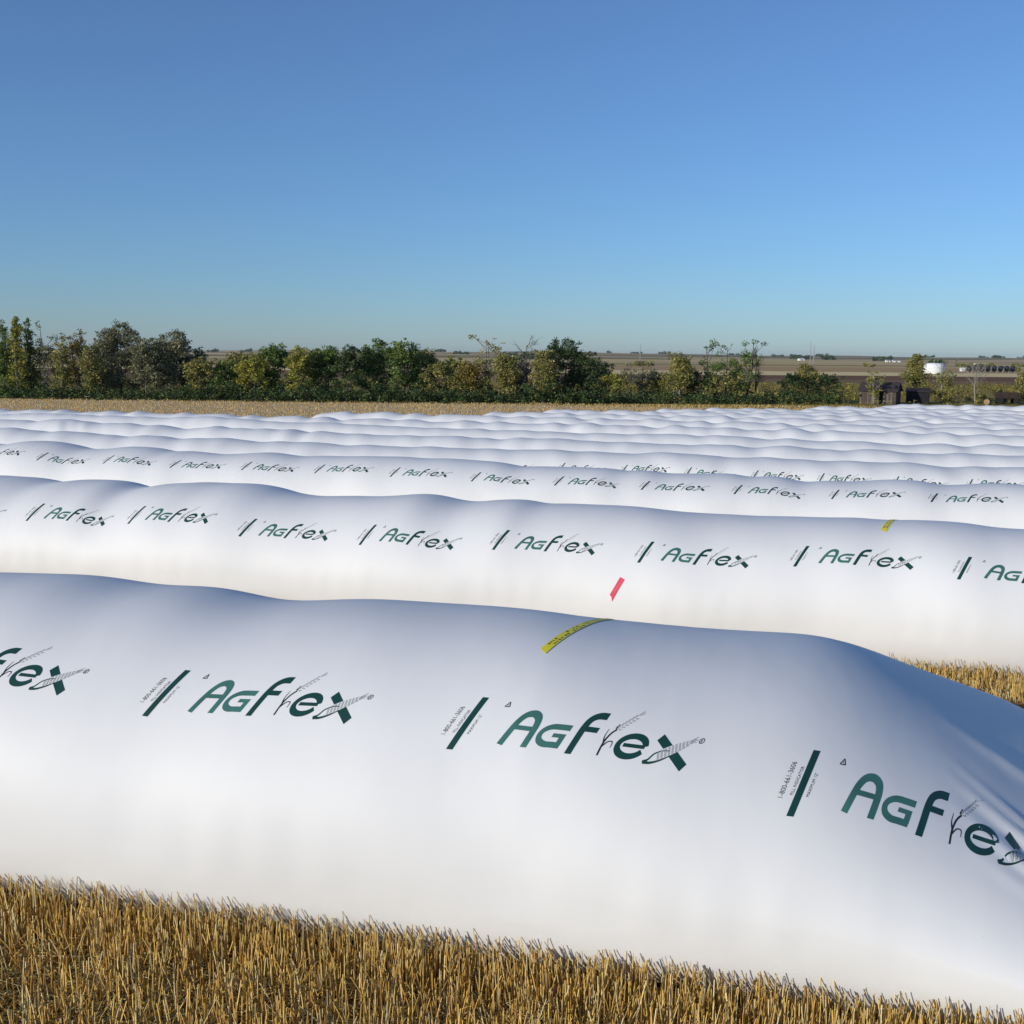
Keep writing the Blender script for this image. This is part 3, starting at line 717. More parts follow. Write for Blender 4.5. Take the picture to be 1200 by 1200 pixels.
# ---------------------------------------------------------------- trees and bushes
PAL = {
 'green': [(0.109, 0.183, 0.039), (0.076, 0.138, 0.032), (0.178, 0.256, 0.053), (0.233, 0.277, 0.067), (0.062, 0.107, 0.029)],
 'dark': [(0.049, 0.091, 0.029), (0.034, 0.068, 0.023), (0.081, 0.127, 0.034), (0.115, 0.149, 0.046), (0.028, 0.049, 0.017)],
 'olive': [(0.239, 0.239, 0.064), (0.183, 0.201, 0.055), (0.32, 0.285, 0.078), (0.125, 0.136, 0.046), (0.389, 0.32, 0.093)],
 'grey': [(0.209, 0.218, 0.122), (0.169, 0.176, 0.099), (0.258, 0.255, 0.141), (0.118, 0.127, 0.076), (0.307, 0.277, 0.139)],
 'yellow': [(.28,.20,.04),(.20,.16,.04),(.32,.24,.05),(.16,.14,.04),(.24,.17,.035)],
 'lime': [(0.291, 0.3, 0.051), (0.21, 0.237, 0.044), (0.364, 0.345, 0.059), (0.146, 0.173, 0.038), (0.401, 0.329, 0.054)],
 'russet': [(.15,.10,.045),(.13,.085,.04),(.13,.12,.045),(.18,.115,.05),(.09,.075,.035)],
 'brush': [(0.228, 0.18, 0.042), (0.18, 0.15, 0.038), (0.276, 0.21, 0.054), (0.132, 0.114, 0.034), (0.324, 0.24, 0.072)],
}
def leaves(cl, pal, size, rnd, per):
    """leaf sprays: cl = list of (centre, radii); returns verts, quads, colours"""
    V, C = [], []
    pal = np.array(PAL[pal])
    for c, r in cl:
        k = max(6, int(per*(r[0]*r[1]*r[2])**(1/1.5)))
        d = rnd.normal(0, 1, (k, 3)); d /= np.linalg.norm(d, axis=1, keepdims=True)
        p = c+d*np.array(r)*(rnd.random((k, 1))**.45)
        sz = size*rnd.uniform(.5, 1.3, (k, 1))
        u = rnd.normal(0, 1, (k, 3)); u[:, 2] *= .6; u /= np.linalg.norm(u, axis=1, keepdims=True)
        w = np.cross(u, rnd.normal(0, 1, (k, 3))); w /= np.linalg.norm(w, axis=1, keepdims=True)
        a, b = u*sz, w*sz*rnd.uniform(.35, .7, (k, 1))
        V.append(np.stack([p-a, p+b*.9-a*.1, p+a, p-b*.9+a*.1], 1).reshape(-1, 3))
        base_ = pal[rnd.integers(0, len(pal))]
        cc = (.55*base_+.45*pal[rnd.integers(0, len(pal), k)])*rnd.uniform(.7, 1.35, (k, 1))
        C.append(np.repeat(np.concatenate([cc, np.ones((k, 1))], 1), 4, 0))
    V = np.vstack(V); n = len(V)//4
    return V, np.arange(n*4).reshape(n, 4), np.vstack(C)

def limb(mb, a, b, r0, r1, rnd, bend=.12, n=4):
    a, b = np.array(a, float), np.array(b, float); L = np.linalg.norm(b-a); off = rnd.normal(0, bend*L, 3); off[2] *= .3
    pts = [a+(b-a)*u+off*math.sin(math.pi*u) for u in np.linspace(0, 1, n+1)]
    mb.tube([tuple(p) for p in pts], [r0+(r1-r0)*u for u in np.linspace(0, 1, n+1)], 5)
    return pts

def twigs(mb, p, d, L, r, depth, rnd):
    d = d/np.linalg.norm(d); e = p+d*L
    limb(mb, p, e, r, r*.5, rnd, .08, 2)
    if depth == 0: return
    for _ in range(rnd.integers(2, 4)):
        nd = d+rnd.normal(0, .45, 3); nd[2] += .15
        twigs(mb, p+(e-p)*rnd.uniform(.5, 1), nd, L*rnd.uniform(.55, .75), r*.55, depth-1, rnd)

def tree(pos, h, w, kind, pal, bark, label, seed, cat='tree', low=.12, group=None, name=None):
    rnd = np.random.default_rng(seed)
    name = name or {'broad':'broadleaf_tree','poplar':'poplar_tree','sparse':'poplar_tree','bare':'bare_tree','shrub':'shrub','spire':'poplar_tree'}[kind]
    root = empty(name, pos); tag(root, label, cat, group)
    mb = MB(); cl = []
    tops = []
    if kind == 'shrub':
        for i in range(5):
            a = rnd.uniform(0, 6.28); limb(mb, (rnd.normal(0,.1), rnd.normal(0,.1), -.1), (math.cos(a)*w*.3, math.sin(a)*w*.25, h*rnd.uniform(.5,.85)), .05, .02, rnd)
        nn = int(9+w*h*.7)
        for i in range(nn):
            u = rnd.uniform(-1, 1); top = h*(1-.45*u*u)*rnd.uniform(.55, 1.0); z = rnd.uniform(.12, .95)*top; r = rnd.uniform(.35, .7)*min(w, h)*.32
            cl.append((np.array([u*w/2, rnd.normal(0, w*.16), z]), (r, r, r*rnd.uniform(.6, .9))))
        size = .20
    else:
        nst = 1 if kind in ('broad', 'bare', 'spire') else rnd.integers(1, 3)
        for sti in range(nst):
            bx = rnd.normal(0, w*.10) if nst > 1 else 0; th = h*(.92 if kind != 'broad' else .7)*rnd.uniform(.85, 1) if sti else h*(.93 if kind != 'broad' else .72)
            r0 = .07+.013*h
            st = limb(mb, (bx, 0, -.2), (bx+rnd.normal(0, .04*h), rnd.normal(0, .03*h), th), r0, .03, rnd, .025, 7)
            nb = {'broad':11,'poplar':12,'sparse':9,'bare':12,'spire':10}[kind]
            for i in range(nb):
                u = rnd.uniform(.25 if kind != 'sparse' else .3, .97); p = st[0]+(st[-1]-st[0])*u; a = rnd.uniform(0, 6.28)
                reach = {'broad': w*.46*math.sin(math.pi*min(1, .25+.65*u))**.8, 'poplar': w*.42*(1.12-.6*u), 'sparse': w*.5*(.6+.5*u), 'bare': w*.45*(1.1-.5*u), 'spire': w*.45*(1.15-u)}[kind]*rnd.uniform(.6, 1.05)
                rise = {'broad': .55, 'poplar': .9, 'sparse': .7, 'bare': .9, 'spire': .7}[kind]*reach+.06*h
                e = p+np.array([math.cos(a)*reach, math.sin(a)*reach*.8, rise]); e[2] = min(e[2], h*.98)
                limb(mb, p, e, max(.025, r0*.45*(1-.6*u)), .018, rnd, .1, 3)
                if kind == 'bare':
                    for _ in range(4): twigs(mb, p+(e-p)*rnd.uniform(.4, 1), (e-p)+rnd.normal(0, .5, 3), h*.10, .03, 2, rnd)
                tops.append(e)
                if kind in ('broad', 'poplar', 'spire'): tops.append(p+(e-p)*.6)
            tops.append(st[-1])
        if kind == 'broad':
            for i in range(int(40+w*h*.45)):
                a = rnd.uniform(0, 6.28); zz = rnd.uniform(low, 1)**.9; rad = w*.5*(math.sin(math.pi*min(1, .18+.74*zz))**.6)*rnd.uniform(.35, 1.02)
                tops.append(np.array([math.cos(a)*rad, math.sin(a)*rad*.75, h*zz*.95]))
            for i in range(14):      # ragged leaders that stand out of the top of the crown
                a = rnd.uniform(0, 6.28); rad = w*.36*rnd.random()**.7
                tops.append(np.array([math.cos(a)*rad, math.sin(a)*rad*.7, h*rnd.uniform(.80, 1.04)*(1-.22*(rad/(w*.4))**2)]))
        if kind in ('poplar', 'spire'):
            for i in range(int((22+1.8*h)*(1.8 if kind == 'spire' else 1))):
                a = rnd.uniform(0, 6.28); zz = rnd.uniform(low, .97); rad = w*.42*((1.05-.55*zz) if kind == 'poplar' else (1.08-zz))*rnd.uniform(.2, 1)
                tops.append(np.array([math.cos(a)*rad, math.sin(a)*rad, h*zz]))
        if kind == 'sparse':
            for i in range(int(8+1.0*h)):
                a = rnd.uniform(0, 6.28); zz = rnd.uniform(low, .7); rad = w*.4*rnd.uniform(.2, 1)
                tops.append(np.array([math.cos(a)*rad, math.sin(a)*rad, h*zz]))
        if kind == 'bare':
            tops = [p for p in tops if rnd.random() < .12]
        for p in tops:
            f = {'broad': .15, 'poplar': .21, 'sparse': .17, 'bare': .10, 'spire': .15}[kind]
            r = rnd.uniform(.6, 1.25)*f*min(w*1.0, h*.7)*(.55 if p[2] > .86*h else 1)
            q = np.array(p, float); q[2] = min(q[2], h-r*.5)
            cl.append((q+rnd.normal(0, .15, 3), (r, r, r*rnd.uniform(.55, .95))))
        size = .175 if kind in ('broad',) else .16
    mb.build('trunk', M[bark], root)
    if cl:
        per = {'broad': 165, 'poplar': 145, 'sparse': 150, 'bare': 60, 'spire': 170, 'shrub': 190}[kind]
        V, Fq, C = leaves(cl, pal, size, rnd, per)
        mesh_obj('crown', V, Fq, M['leaf'], root, attr=C)
    return root

FOOT = lambda px: np.interp(px, [0,100,400,700,1000,1200], [467.0,468.3,471.5,473.2,473.5,474])
def at_line(px, back):
    """point on the tree line in the direction of column px, some metres behind its front edge"""
    p = hit(px, float(FOOT(px))); d = Vector((p.x, p.y, 0)).normalized()*back
    x, y = p.x+d.x, p.y+d.y; return Vector((x, y, float(ground_z(x, y))))
def size_at(p, top, foot, wpx):
    dpt = p.y*cp-(p.z-CZ)*sp
    return dpt
G_ = 'trees along the field edge'
TREES = [  # column, top row, width px, kind, leaves, bark, metres behind the front edge, label
 (226,408,54,'broad','grey','bark_grey',10,'grey-green tree right of and lower than the second rounded grey crown'),
 (282,412,52,'broad','olive','bark_grey',9,'olive tree behind the gap between the lime-tinged and dull green trees'),
 (368,410,50,'broad','olive','bark_grey',11,'olive tree set back in the middle of the leafy row'),
 (497,410,40,'broad','olive','bark_grey',9,'olive tree set back just right of the leafy row'),
 (533,418,48,'broad','lime','bark_grey',8,'yellow-green tree set back left of the golden tree'),
 (604,417,44,'broad','grey','bark_grey',9,'grey-green tree set back behind the dead tree'),
 (705,424,40,'broad','olive','bark_grey',7,'olive tree at the right skirt of the rounded dark tree'),
 (764,432,36,'broad','grey','bark_grey',6,'grey-green tree between the thin pair and the pointed olive tree'),
 (-22,378,46,'poplar','green','bark_grey',8,'dense green poplar cut by the left edge of the photo'),
 (6,373,32,'spire','green','bark_grey',3,'slim green spire tree nearest the left edge'),
 (23,369,30,'spire','lime','bark_grey',2,'slim yellow-green spire tree, second from the left edge'),
 (37,372,27,'spire','green','bark_grey',6,'slim dark spire tree right of the yellow-green spire'),
 (14,402,52,'broad','lime','bark_grey',9,'broad yellow-green tree filling in behind the left spire trees'),
 (48,408,48,'broad','olive','bark_grey',8,'broad olive tree behind the forked pale trunk on the left'),
 (122,405,44,'broad','grey','bark_grey',9,'low grey-green tree behind the olive one, left of the rounded crowns'),
 (58,379,30,'sparse','grey','bark_pale',4,'thin-crowned poplar with forked pale trunk right of the left spire trees'),
 (74,393,28,'poplar','olive','bark_grey',2,'narrow olive brown tree left of the orange-yellow one'),
 (94,387,22,'poplar','yellow','bark_grey',5,'orange-yellow topped tree, the only bright autumn crown on the left'),
 (108,404,32,'poplar','olive','bark_grey',2,'low olive tree just right of the orange-yellow crown'),
 (143,379,66,'broad','grey','bark_grey',7,'tall rounded grey-green tree with the highest crown on the left'),
 (172,395,40,'broad','grey','bark_pale',4,'grey-green tree in the dip between two rounded grey crowns'),
 (202,388,54,'broad','grey','bark_pale',7,'second rounded grey-green tree, its right side feathering into open sky'),
 (238,419,44,'broad','olive','bark_grey',3,'low olive tree right of the rounded grey crowns'),
 (266,421,42,'broad','green','bark_grey',4,'low dull green tree below the pale beige hill'),
 (298,414,42,'broad','lime','bark_grey',3,'low lime-tinged tree left of the leafy green row'),
 (324,403,44,'broad','green','bark_grey',5,'bright green tree starting the leafy row left of centre'),
 (352,405,36,'broad','lime','bark_grey',3,'yellow-green tree, second in the leafy row left of centre'),
 (384,404,46,'broad','green','bark_grey',6,'dense mid green tree, third in the leafy row left of centre'),
 (412,405,38,'broad','dark','bark_grey',3,'dark green tree filling the gap before the two tallest leafy crowns'),
 (440,397,46,'broad','green','bark_grey',6,'tall leafy green tree, second from the right end of the leafy row'),
 (474,396,44,'broad','green','bark_dark',5,'tall leafy green tree ending the leafy row, open land to its right'),
 (516,424,50,'broad','olive','bark_grey',4,'low olive tree in the gap below the dark hill field'),
 (548,424,34,'poplar','yellow','bark_grey',3,'low golden tree left of the tall bare-topped poplar'),
 (569,394,38,'sparse','olive','bark_pale',4,'tall poplar with white trunk and thin beige crown at the centre'),
 (594,416,34,'poplar','olive','bark_grey',2,'olive poplar right of the white-trunked tall one'),
 (618,401,40,'bare','olive','bark_grey',4,'dead grey tree with bare branches against the sky at the centre'),
 (640,412,34,'poplar','olive','bark_grey',2,'thin olive tree between the dead tree and the dense dark one'),
 (660,398,56,'broad','dark','bark_dark',6,'tall dense dark green tree right of the dead one'),
 (688,412,44,'broad','dark','bark_dark',4,'rounded dark tree leaning on the tall dense one'),
 (722,437,44,'broad','lime','bark_grey',3,'low yellow-green tree in the gap right of the rounded dark tree'),
 (738,424,24,'sparse','grey','bark_grey',2,'thin grey poplar, left of the pair before the bright straw field'),
 (753,424,20,'sparse','grey','bark_dark',4,'thin grey poplar, right of the pair before the bright straw field'),
 (776,440,34,'broad','lime','bark_grey',5,'low yellow-green tree between thin pair and pointed olive tree'),
 (793,415,36,'poplar','olive','bark_pale',2,'pointed olive tree standing alone before the tall sparse poplars'),
 (812,436,30,'poplar','russet','bark_grey',4,'low russet tree at the foot of the tall sparse poplars'),
 (829,401,36,'sparse','green','bark_grey',3,'tall sparse poplar, leftmost of the three against the sky'),
 (850,405,34,'sparse','green','bark_grey',6,'tall sparse poplar, middle of the three against the sky'),
 (872,395,44,'sparse','green','bark_dark',3,'tallest sparse poplar, rightmost of three, its crown bending right'),
 (847,436,60,'broad','olive','bark_grey',2,'broad olive tree filling the foot of the three sparse poplars'),
 (886,413,14,'bare','olive','bark_dark',5,'slim bare pole-like tree right of the tallest sparse poplar'),
 (928,436,30,'broad','dark','bark_dark',3,'small blue-green tree left of the olive one, before the masts'),
 (944,427,34,'poplar','olive','bark_grey',5,'olive pointed tree below the two thin masts'),
 (966,437,42,'broad','dark','bark_dark',3,'low dark green tree right of the olive one below the masts'),
 (1024,435,20,'sparse','lime','bark_pale',-2,'slender yellow-green sapling growing right in front of the plank shed'),
 (1071,415,32,'poplar','olive','bark_dark',5,'pointed olive tree right behind the shed, left of the white tank'),
 (1103,422,30,'sparse','olive','bark_pale',3,'open olive poplar with pale trunk right of the white tank'),
 (1143,430,36,'bare','olive','bark_pale',2,'leaning dead tree with white trunk near the right edge'),
 (1206,432,40,'broad','olive','bark_grey',1,'olive tree with arching branches cut by the right edge'),
]
BUSHES = [
 (10,446,40,'green',0,'green bush at the left edge under the spire trees'),
 (84,450,50,'dark',0,'dark bush under the orange-yellow tree'),
 (165,449,60,'dark',0,'dark bush under the rounded grey-green trees'),
 (250,444,56,'dark',0,'dark bush under the low olive tree on the left'),
 (345,443,60,'dark',0,'dark bush at the foot of the leafy green row'),
 (455,443,60,'dark',0,'dark bush under the two tallest leafy trees'),
 (545,446,56,'dark',0,'dark bush under the golden tree'),
 (640,444,56,'dark',0,'dark bush under the dead tree'),
 (700,446,40,'dark',-1,'dark bush below the rounded dark tree'),
 (905,448,42,'olive',1,'round olive bush right of the three sparse poplars'),
 (990,450,34,'lime',2,'yellow-green bush between the dark tree and the plank shed'),
 (1128,450,44,'olive',3,'olive bush between the open poplar and the leaning dead tree'),
 (1168,449,34,'olive',4,'olive bush behind the rusty wagon near the right edge'),
]
def px_m(p): return (p.y*cp-(p.z-CZ)*sp)/F
for i, (px, top, wp, kind, pal, bark, back, lab) in enumerate(TREES):
    p = at_line(px, back); k = px_m(p)
    footy = 600-F*((p.y*sp+(p.z-CZ)*cp)*cr - p.x*sr)/(p.y*cp-(p.z-CZ)*sp)
    tree(p, (footy-top)*k, wp*k*1.05, kind, pal, bark, lab, 500+i, group=G_, low=.10)
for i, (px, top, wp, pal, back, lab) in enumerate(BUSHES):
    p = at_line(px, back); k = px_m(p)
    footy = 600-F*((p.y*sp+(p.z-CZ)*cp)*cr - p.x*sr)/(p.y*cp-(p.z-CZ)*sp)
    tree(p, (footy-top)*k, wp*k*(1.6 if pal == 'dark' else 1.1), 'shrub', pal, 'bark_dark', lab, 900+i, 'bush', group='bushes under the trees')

def brush(name, label, n, xr, back, hr, pal, size, seed, cat):
    rnd = np.random.default_rng(seed); cl = []
    for i in range(n):
        px = rnd.uniform(*xr); p = at_line(px, rnd.uniform(*back)); r = rnd.uniform(*hr)
        cl.append((np.array([p.x, p.y, p.z+r*.7]), (r*1.5, r*1.2, r)))
    V, Fq, C = leaves(cl, pal, size, rnd, 60)
    o = mesh_obj(name, V, Fq, M['leaf'], attr=C); tag(o, label, cat, kind='stuff')
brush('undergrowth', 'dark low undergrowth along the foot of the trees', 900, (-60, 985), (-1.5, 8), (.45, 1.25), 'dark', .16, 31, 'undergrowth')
brush('weeds', 'olive weeds along the field edge before the undergrowth', 260, (-60, 1260), (-3.0, -.5), (.15, .40), 'olive', .12, 32, 'weeds')
brush('meadow_brush', 'golden weeds and low brush on the meadow beyond the shed', 520, (640, 1290), (8, 120), (.3, .9), 'brush', .22, 33, 'brush')

# ---------------------------------------------------------------- distant woods
def woods(name, label, segs, seed, hgt, pal='dark'):
    rnd = np.random.default_rng(seed); V = []; C = []; Fq = []; nv = 0
    cl = []
    for (pa, pb, Y, th) in segs:
        n = int(abs(pb-pa)/F*Y/ (hgt*.8))+2
        for i in range(n):
            if mnoise.noise((i*.13, Y*.01, seed)) < .08: continue
            px = pa+(pb-pa)*(i+rnd.uniform(-.4, .4))/n; p = at_depth(px, Y+rnd.uniform(0, th)); r = hgt*rnd.uniform(.35, .75)
            cl.append((np.array([p.x, p.y, p.z+r*.7]), (r*1.2, r*1.2, r)))
    V, C = [], []
    for c, r in cl:
        k = 60; d = rnd.normal(0, 1, (k, 3)); d /= np.linalg.norm(d, axis=1, keepdims=True); p = c+d*np.array(r)*rnd.random((k, 1))**.4
        sz = r[0]*.35; u = rnd.normal(0, 1, (k, 3)); u /= np.linalg.norm(u, axis=1, keepdims=True); w = np.cross(u, rnd.normal(0, 1, (k, 3))); w /= np.linalg.norm(w, axis=1, keepdims=True)
        V.append(np.stack([p-u*sz, p+w*sz*.6, p+u*sz, p-w*sz*.6], 1).reshape(-1, 3)); pa = np.array(PAL[pal])
        C.append(np.repeat(np.concatenate([pa[rnd.integers(0, 5, k)]*rnd.uniform(.7, 1.2, (k, 1)), np.ones((k, 1))], 1), 4, 0))
    V = np.vstack(V); o = mesh_obj(name, V, np.arange(len(V)).reshape(-1, 4), M['leaf'], attr=np.vstack(C)); tag(o, label, 'woods', kind='stuff')
woods('distant_woods', 'dark belts of woodland far off along the horizon', [(120,560,4300,300),(500,720,3200,300),(700,1000,5200,500),(860,1000,3000,200),(980,1060,2600,200),(1150,1300,4200,300),(560,660,1900,150),(1060,1300,5600,500)], 41, 11)
woods('shelterbelt', 'dark planted shelterbelt behind the white tank', [(1078,1136,1500,40)], 42, 5.5)
woods('hedge_lines', 'broken hedges between the far fields', [(700,1000,820,60),(940,1080,960,50),(1170,1290,640,40),(1040,1300,1150,80),(500,640,760,50),(230,330,900,40)], 43, 3.2, 'olive')

# ---------------------------------------------------------------- shed, wagon, log
def shed():
    p = at_line(1031, 1.0); k = px_m(p); root = empty('plank_shed', p, -R(30))
    tag(root, 'old weathered plank shed with a dark gable roof at the field edge', 'shed')
    w, dpt, hw, hr = 40*k/.98, 3.4, 1.95, 1.15
    a = MB()
    rnd = random.Random(5); x = -w/2
    while x < w/2-.01:      # upright boards of uneven tone
        b = min(w/2, x+rnd.uniform(.16, .26))
        if not (.02*w < x < .14*w): a.box(x, b-.012, -dpt/2-.02-rnd.uniform(0, .012), -dpt/2+.02, 0, hw-rnd.uniform(0, .03), rnd.choice((0, 0, 1)))
        x = b
    y = -dpt/2+.03
    while y < dpt/2-.01:
        b = min(dpt/2, y+rnd.uniform(.16, .26)); mid = (y+b)/2; top = hw+(hr)*(1-abs(mid)/(dpt/2))
        for sd in (-1, 1): a.box(sd*(w/2-.02)-.02, sd*(w/2-.02)+.02, y, b-.012, 0, top-.06, rnd.choice((0, 0, 1)))
        y = b
    a.box(-w/2+.04, w/2-.04, dpt/2-.04, dpt/2, 0, hw)
    a.build('wall', [M['plank'], M['plank_light']], root)
    r = MB(); ov = .28
    for sd in (-1, 1):
        y0, z0, y1, z1 = sd*(dpt/2+ov), hw-hr*ov/(dpt/2), 0, hw+hr
        for q in range(7):
            ya, yb = y0+(y1-y0)*q/7, y0+(y1-y0)*(q+1.12)/7; za, zb = z0+(z1-z0)*q/7, z0+(z1-z0)*(q+1.12)/7
            if q == 6: yb, zb = y1, z1
            e = .05; v = [(-w/2-.25, ya, za+e), (w/2+.25, ya, za+e), (w/2+.25, yb, zb), (-w/2-.25, yb, zb)]
            v += [(x_, y_, z_+.05) for x_, y_, z_ in v]; r.add(v, [(0,3,2,1),(4,5,6,7),(0,1,5,4),(1,2,6,5),(2,3,7,6),(3,0,4,7)])
    r.build('roof', M['roof'], root)
    d = MB(); d.box(.03*w, .135*w, -dpt/2+.02, -dpt/2+.05, 0, 1.8); d.build('doorway', M['dark'], root)
    d = MB()
    for i in range(5): d.box(.15*w+i*.26, .15*w+i*.26+.24, -dpt/2-.07, -dpt/2-.04, .05, 1.8, i % 2)
    d.box(.15*w, .15*w+1.3, -dpt/2-.09, -dpt/2-.072, .4, .52); d.box(.15*w, .15*w+1.3, -dpt/2-.09, -dpt/2-.072, 1.5, 1.62)
    d.build('door', [M['plank_light'], M['plank']], root)
    p = at_line(1075, 2.5); k = px_m(p); root = empty('board_lean_to', p, -R(22)); tag(root, 'low black board lean-to standing right of the plank shed', 'shed')
    w, dp = 25*k, 3.0; b = MB(); x = -w/2
    while x < w/2-.01:
        e = min(w/2, x+.22); b.box(x, e-.012, -dp/2-rnd.uniform(0, .015), -dp/2+.03, 0, 1.75, 0); x = e
    for sd in (-1, 1): b.box(sd*(w/2-.03)-.02, sd*(w/2-.03)+.02, -dp/2+.035, dp/2-.045, 0, 1.74, 0)
    b.box(-w/2, w/2, dp/2-.04, dp/2, 0, 2.15, 0); b.build('wall', [M['shed_dark']], root)
    r = MB(); v = [(-w/2-.15,-dp/2-.2,1.74),(w/2+.15,-dp/2-.2,1.74),(w/2+.15,dp/2+.15,2.22),(-w/2-.15,dp/2+.15,2.22)]; v += [(a_, b_, c_+.07) for a_, b_, c_ in v]
    r.add(v, [(0,3,2,1),(4,5,6,7),(0,1,5,4),(1,2,6,5),(2,3,7,6),(3,0,4,7)]); r.build('roof', M['roof'], root)
shed()

def wagon():
    p = at_line(1180, 1.0); k = px_m(p); root = empty('farm_wagon', p, R(-12)); tag(root, 'rusty dark farm wagon parked among weeds near the right edge', 'wagon')
    b = MB(); L, Wd = 3.2, 1.8
    b.box(-L/2, L/2, -Wd/2, Wd/2, .85, .95)
    for sd in (-1, 1):
        for i in range(4): b.box(-L/2, L/2, sd*Wd/2-.03, sd*Wd/2+.03, .96+i*.2, 1.14+i*.2)
        b.box(sd*(L/2-.03)-.03, sd*(L/2-.03)+.03, -Wd/2+.035, Wd/2-.035, .96, 1.7)
        for x in (-1.2, 0, 1.2): b.box(x-.04, x+.04, sd*(Wd/2+.06)-.025, sd*(Wd/2+.06)+.025, .8, 1.8)
    b.build('box', M['rust'], root)
    c = MB()
    for x in (-1.1, 1.1): c.tube([(x, -Wd/2-.05, .45), (x, Wd/2+.05, .45)], .05, 8); c.box(x-.06, x+.06, -.5, .5, .47, .80)
    c.box(-1.3, 1.3, -.08, .08, .70, .846); c.tube([(-1.25, 0, .74), (-L/2, 0, .6), (-L/2-1.5, 0, .45)], .05, 6); c.build('chassis', M['rust'], root)
    for x in (-1.1, 1.1):
        for sd in (-1, 1):
            t = MB(); t.lathe([(.22,-.1),(.40,-.1),(.45,-.06),(.45,.06),(.40,.1),(.22,.1)], 24)
            o = t.build('wheel', M['rubber'], root, True); o.location = (x, sd*(Wd/2+.14), .45); o.rotation_euler = (R(90), 0, 0)
            t = MB(); t.lathe([(.03,-.07),(.22,-.05),(.22,.05),(.06,.075),(.02,.09)], 20); t.build('rim', M['steel'], o, True)
wagon()
def log():
    p = at_line(1157, -1.0); root = empty('cut_log', p, R(62)); tag(root, 'thick cut log lying by the bags, pale round end facing the camera', 'log')
    a = MB(); n = 22; rr = [.42*(1+.05*math.sin(3*q)+.03*math.sin(7*q)) for q in np.linspace(0, 6.283, n, endpoint=False)]
    v = []; f = []
    for x in (-1.2, -.6, 0, .6, 1.2): v += [(x, math.cos(2*math.pi*k/n)*rr[k], .42+math.sin(2*math.pi*k/n)*rr[k]) for k in range(n)]
    for i in range(4):
        for k in range(n): f.append((i*n+k, i*n+(k+1) % n, (i+1)*n+(k+1) % n, (i+1)*n+k))
    a.add(v, f); a.build('bark', M['bark_dark'], root, True)
    e = MB()
    for x in (-1.2, 1.2):
        vv = [(x, math.cos(2*math.pi*k/n)*rr[k]*.97, .42+math.sin(2*math.pi*k/n)*rr[k]*.97) for k in range(n)]+[(x*1.012, 0, .42)]
        e.add(vv, [(k, (k+1) % n, n) for k in range(n)])
    e.build('cut_end', M['wood_end'], root)
log()

# ---------------------------------------------------------------- far farmyard
def tank():
    p = at_depth(1088.5, 520); k = px_m(p); r = 12*k; h = 11*k; root = empty('storage_tank', p); tag(root, 'white cylindrical storage tank standing on the far straw field', 'tank')
    t = MB(); t.lathe([(r,-.3),(r,h*.33),(r*1.004,h*.335),(r,h*.34),(r,h*.66),(r*1.004,h*.665),(r,h*.67),(r,h)], 48); t.build('shell', M['tank'], root, True)
    t = MB(); t.lathe([(r*1.02,h+.01),(r*1.02,h+.12),(r*.5,h+.5),(.1,h+.65)], 48); t.build('roof', M['tank'], root, True)
    t = MB()
    for s_ in (-.25, .25): t.tube([(r*.35+s_, -r*.94-.25, 0), (r*.35+s_, -r*.94-.25, h+.9)], .04, 5)
    for i in range(int(h/.4)): t.box(r*.35-.25, r*.35+.25, -r*.94-.27, -r*.94-.23, .3+i*.4, .34+i*.4)
    t.build('ladder', M['steel'], root)
tank()
def bins():
    xs = [1130+i*7.2 for i in range(8)]; first = None
    for i, px in enumerate(xs):
        p = at_depth(px, 560+i*3); k = px_m(p); r = 2.8*k; h = 2.1
        if first is None:
            root = empty('hopper_bin', p)
            t = MB(); t.lathe([(r*.25,.5),(r,1.3),(r,1.0+h)], 20); t.build('hopper', M['bin'], root, True)
            t = MB(); t.lathe([(r*1.03,1.0+h),(r*1.03,1.1+h),(.2,1.7+h)], 20); t.build('roof', M['bin'], root, True)
            for a in range(4):
                t = MB(); t.tube([(r*.9*math.cos(a*1.571+.78), r*.9*math.sin(a*1.571+.78), 0), (r*.9*math.cos(a*1.571+.78), r*.9*math.sin(a*1.571+.78), 1.6)], .07, 5); t.build('leg', M['steel'], root)
            first = root
        else:
            root = first.copy(); col.objects.link(root); root.location = p
            for ch in [c for c in first.children]:
                d = ch.copy(); col.objects.link(d); d.parent = root
        tag(root, 'black hopper bin in the far row right of the white tank', 'bin', 'black hopper bins in a row')
bins()
def gable(name, px, Y, w, d, h, rh, label, wall, roof, rz=0):
    p = at_depth(px, Y); root = empty(name, p, rz); tag(root, label, 'building')
    b = MB(); b.box(-w/2, w/2, -d/2, d/2, -1, h)
    b.add([(-w/2,-d/2,h),(-w/2,d/2,h),(-w/2,0,h+rh),(w/2,-d/2,h),(w/2,d/2,h),(w/2,0,h+rh)], [(0,2,1),(3,4,5),(0,3,5,2),(1,2,5,4)]); b.build('wall', wall, root)
    r = MB()
    for sd in (-1, 1):
        v = [(-w/2-.4, sd*(d/2+.5), h-.5*rh/(d/2)+.06), (w/2+.4, sd*(d/2+.5), h-.5*rh/(d/2)+.06), (w/2+.4, 0, h+rh+.06), (-w/2-.4, 0, h+rh+.06)]
        v += [(a, b_, c+.15) for a, b_, c in v]; r.add(v, [(0,3,2,1),(4,5,6,7),(0,1,5,4),(1,2,6,5),(2,3,7,6),(3,0,4,7)])
    r.build('roof', roof, root)
    dd = MB(); dd.box(-w*.12, w*.12, -d/2-.12, -d/2-.01, -.5, h*.8); dd.build('door', M['greyroof'], root)
gable('farm_building', 1034.5, 1900, 7, 7, 2.8, 1.4, 'small white farm building, left of two on the ridge left of the tank', M['whitewall'], M['greyroof'])
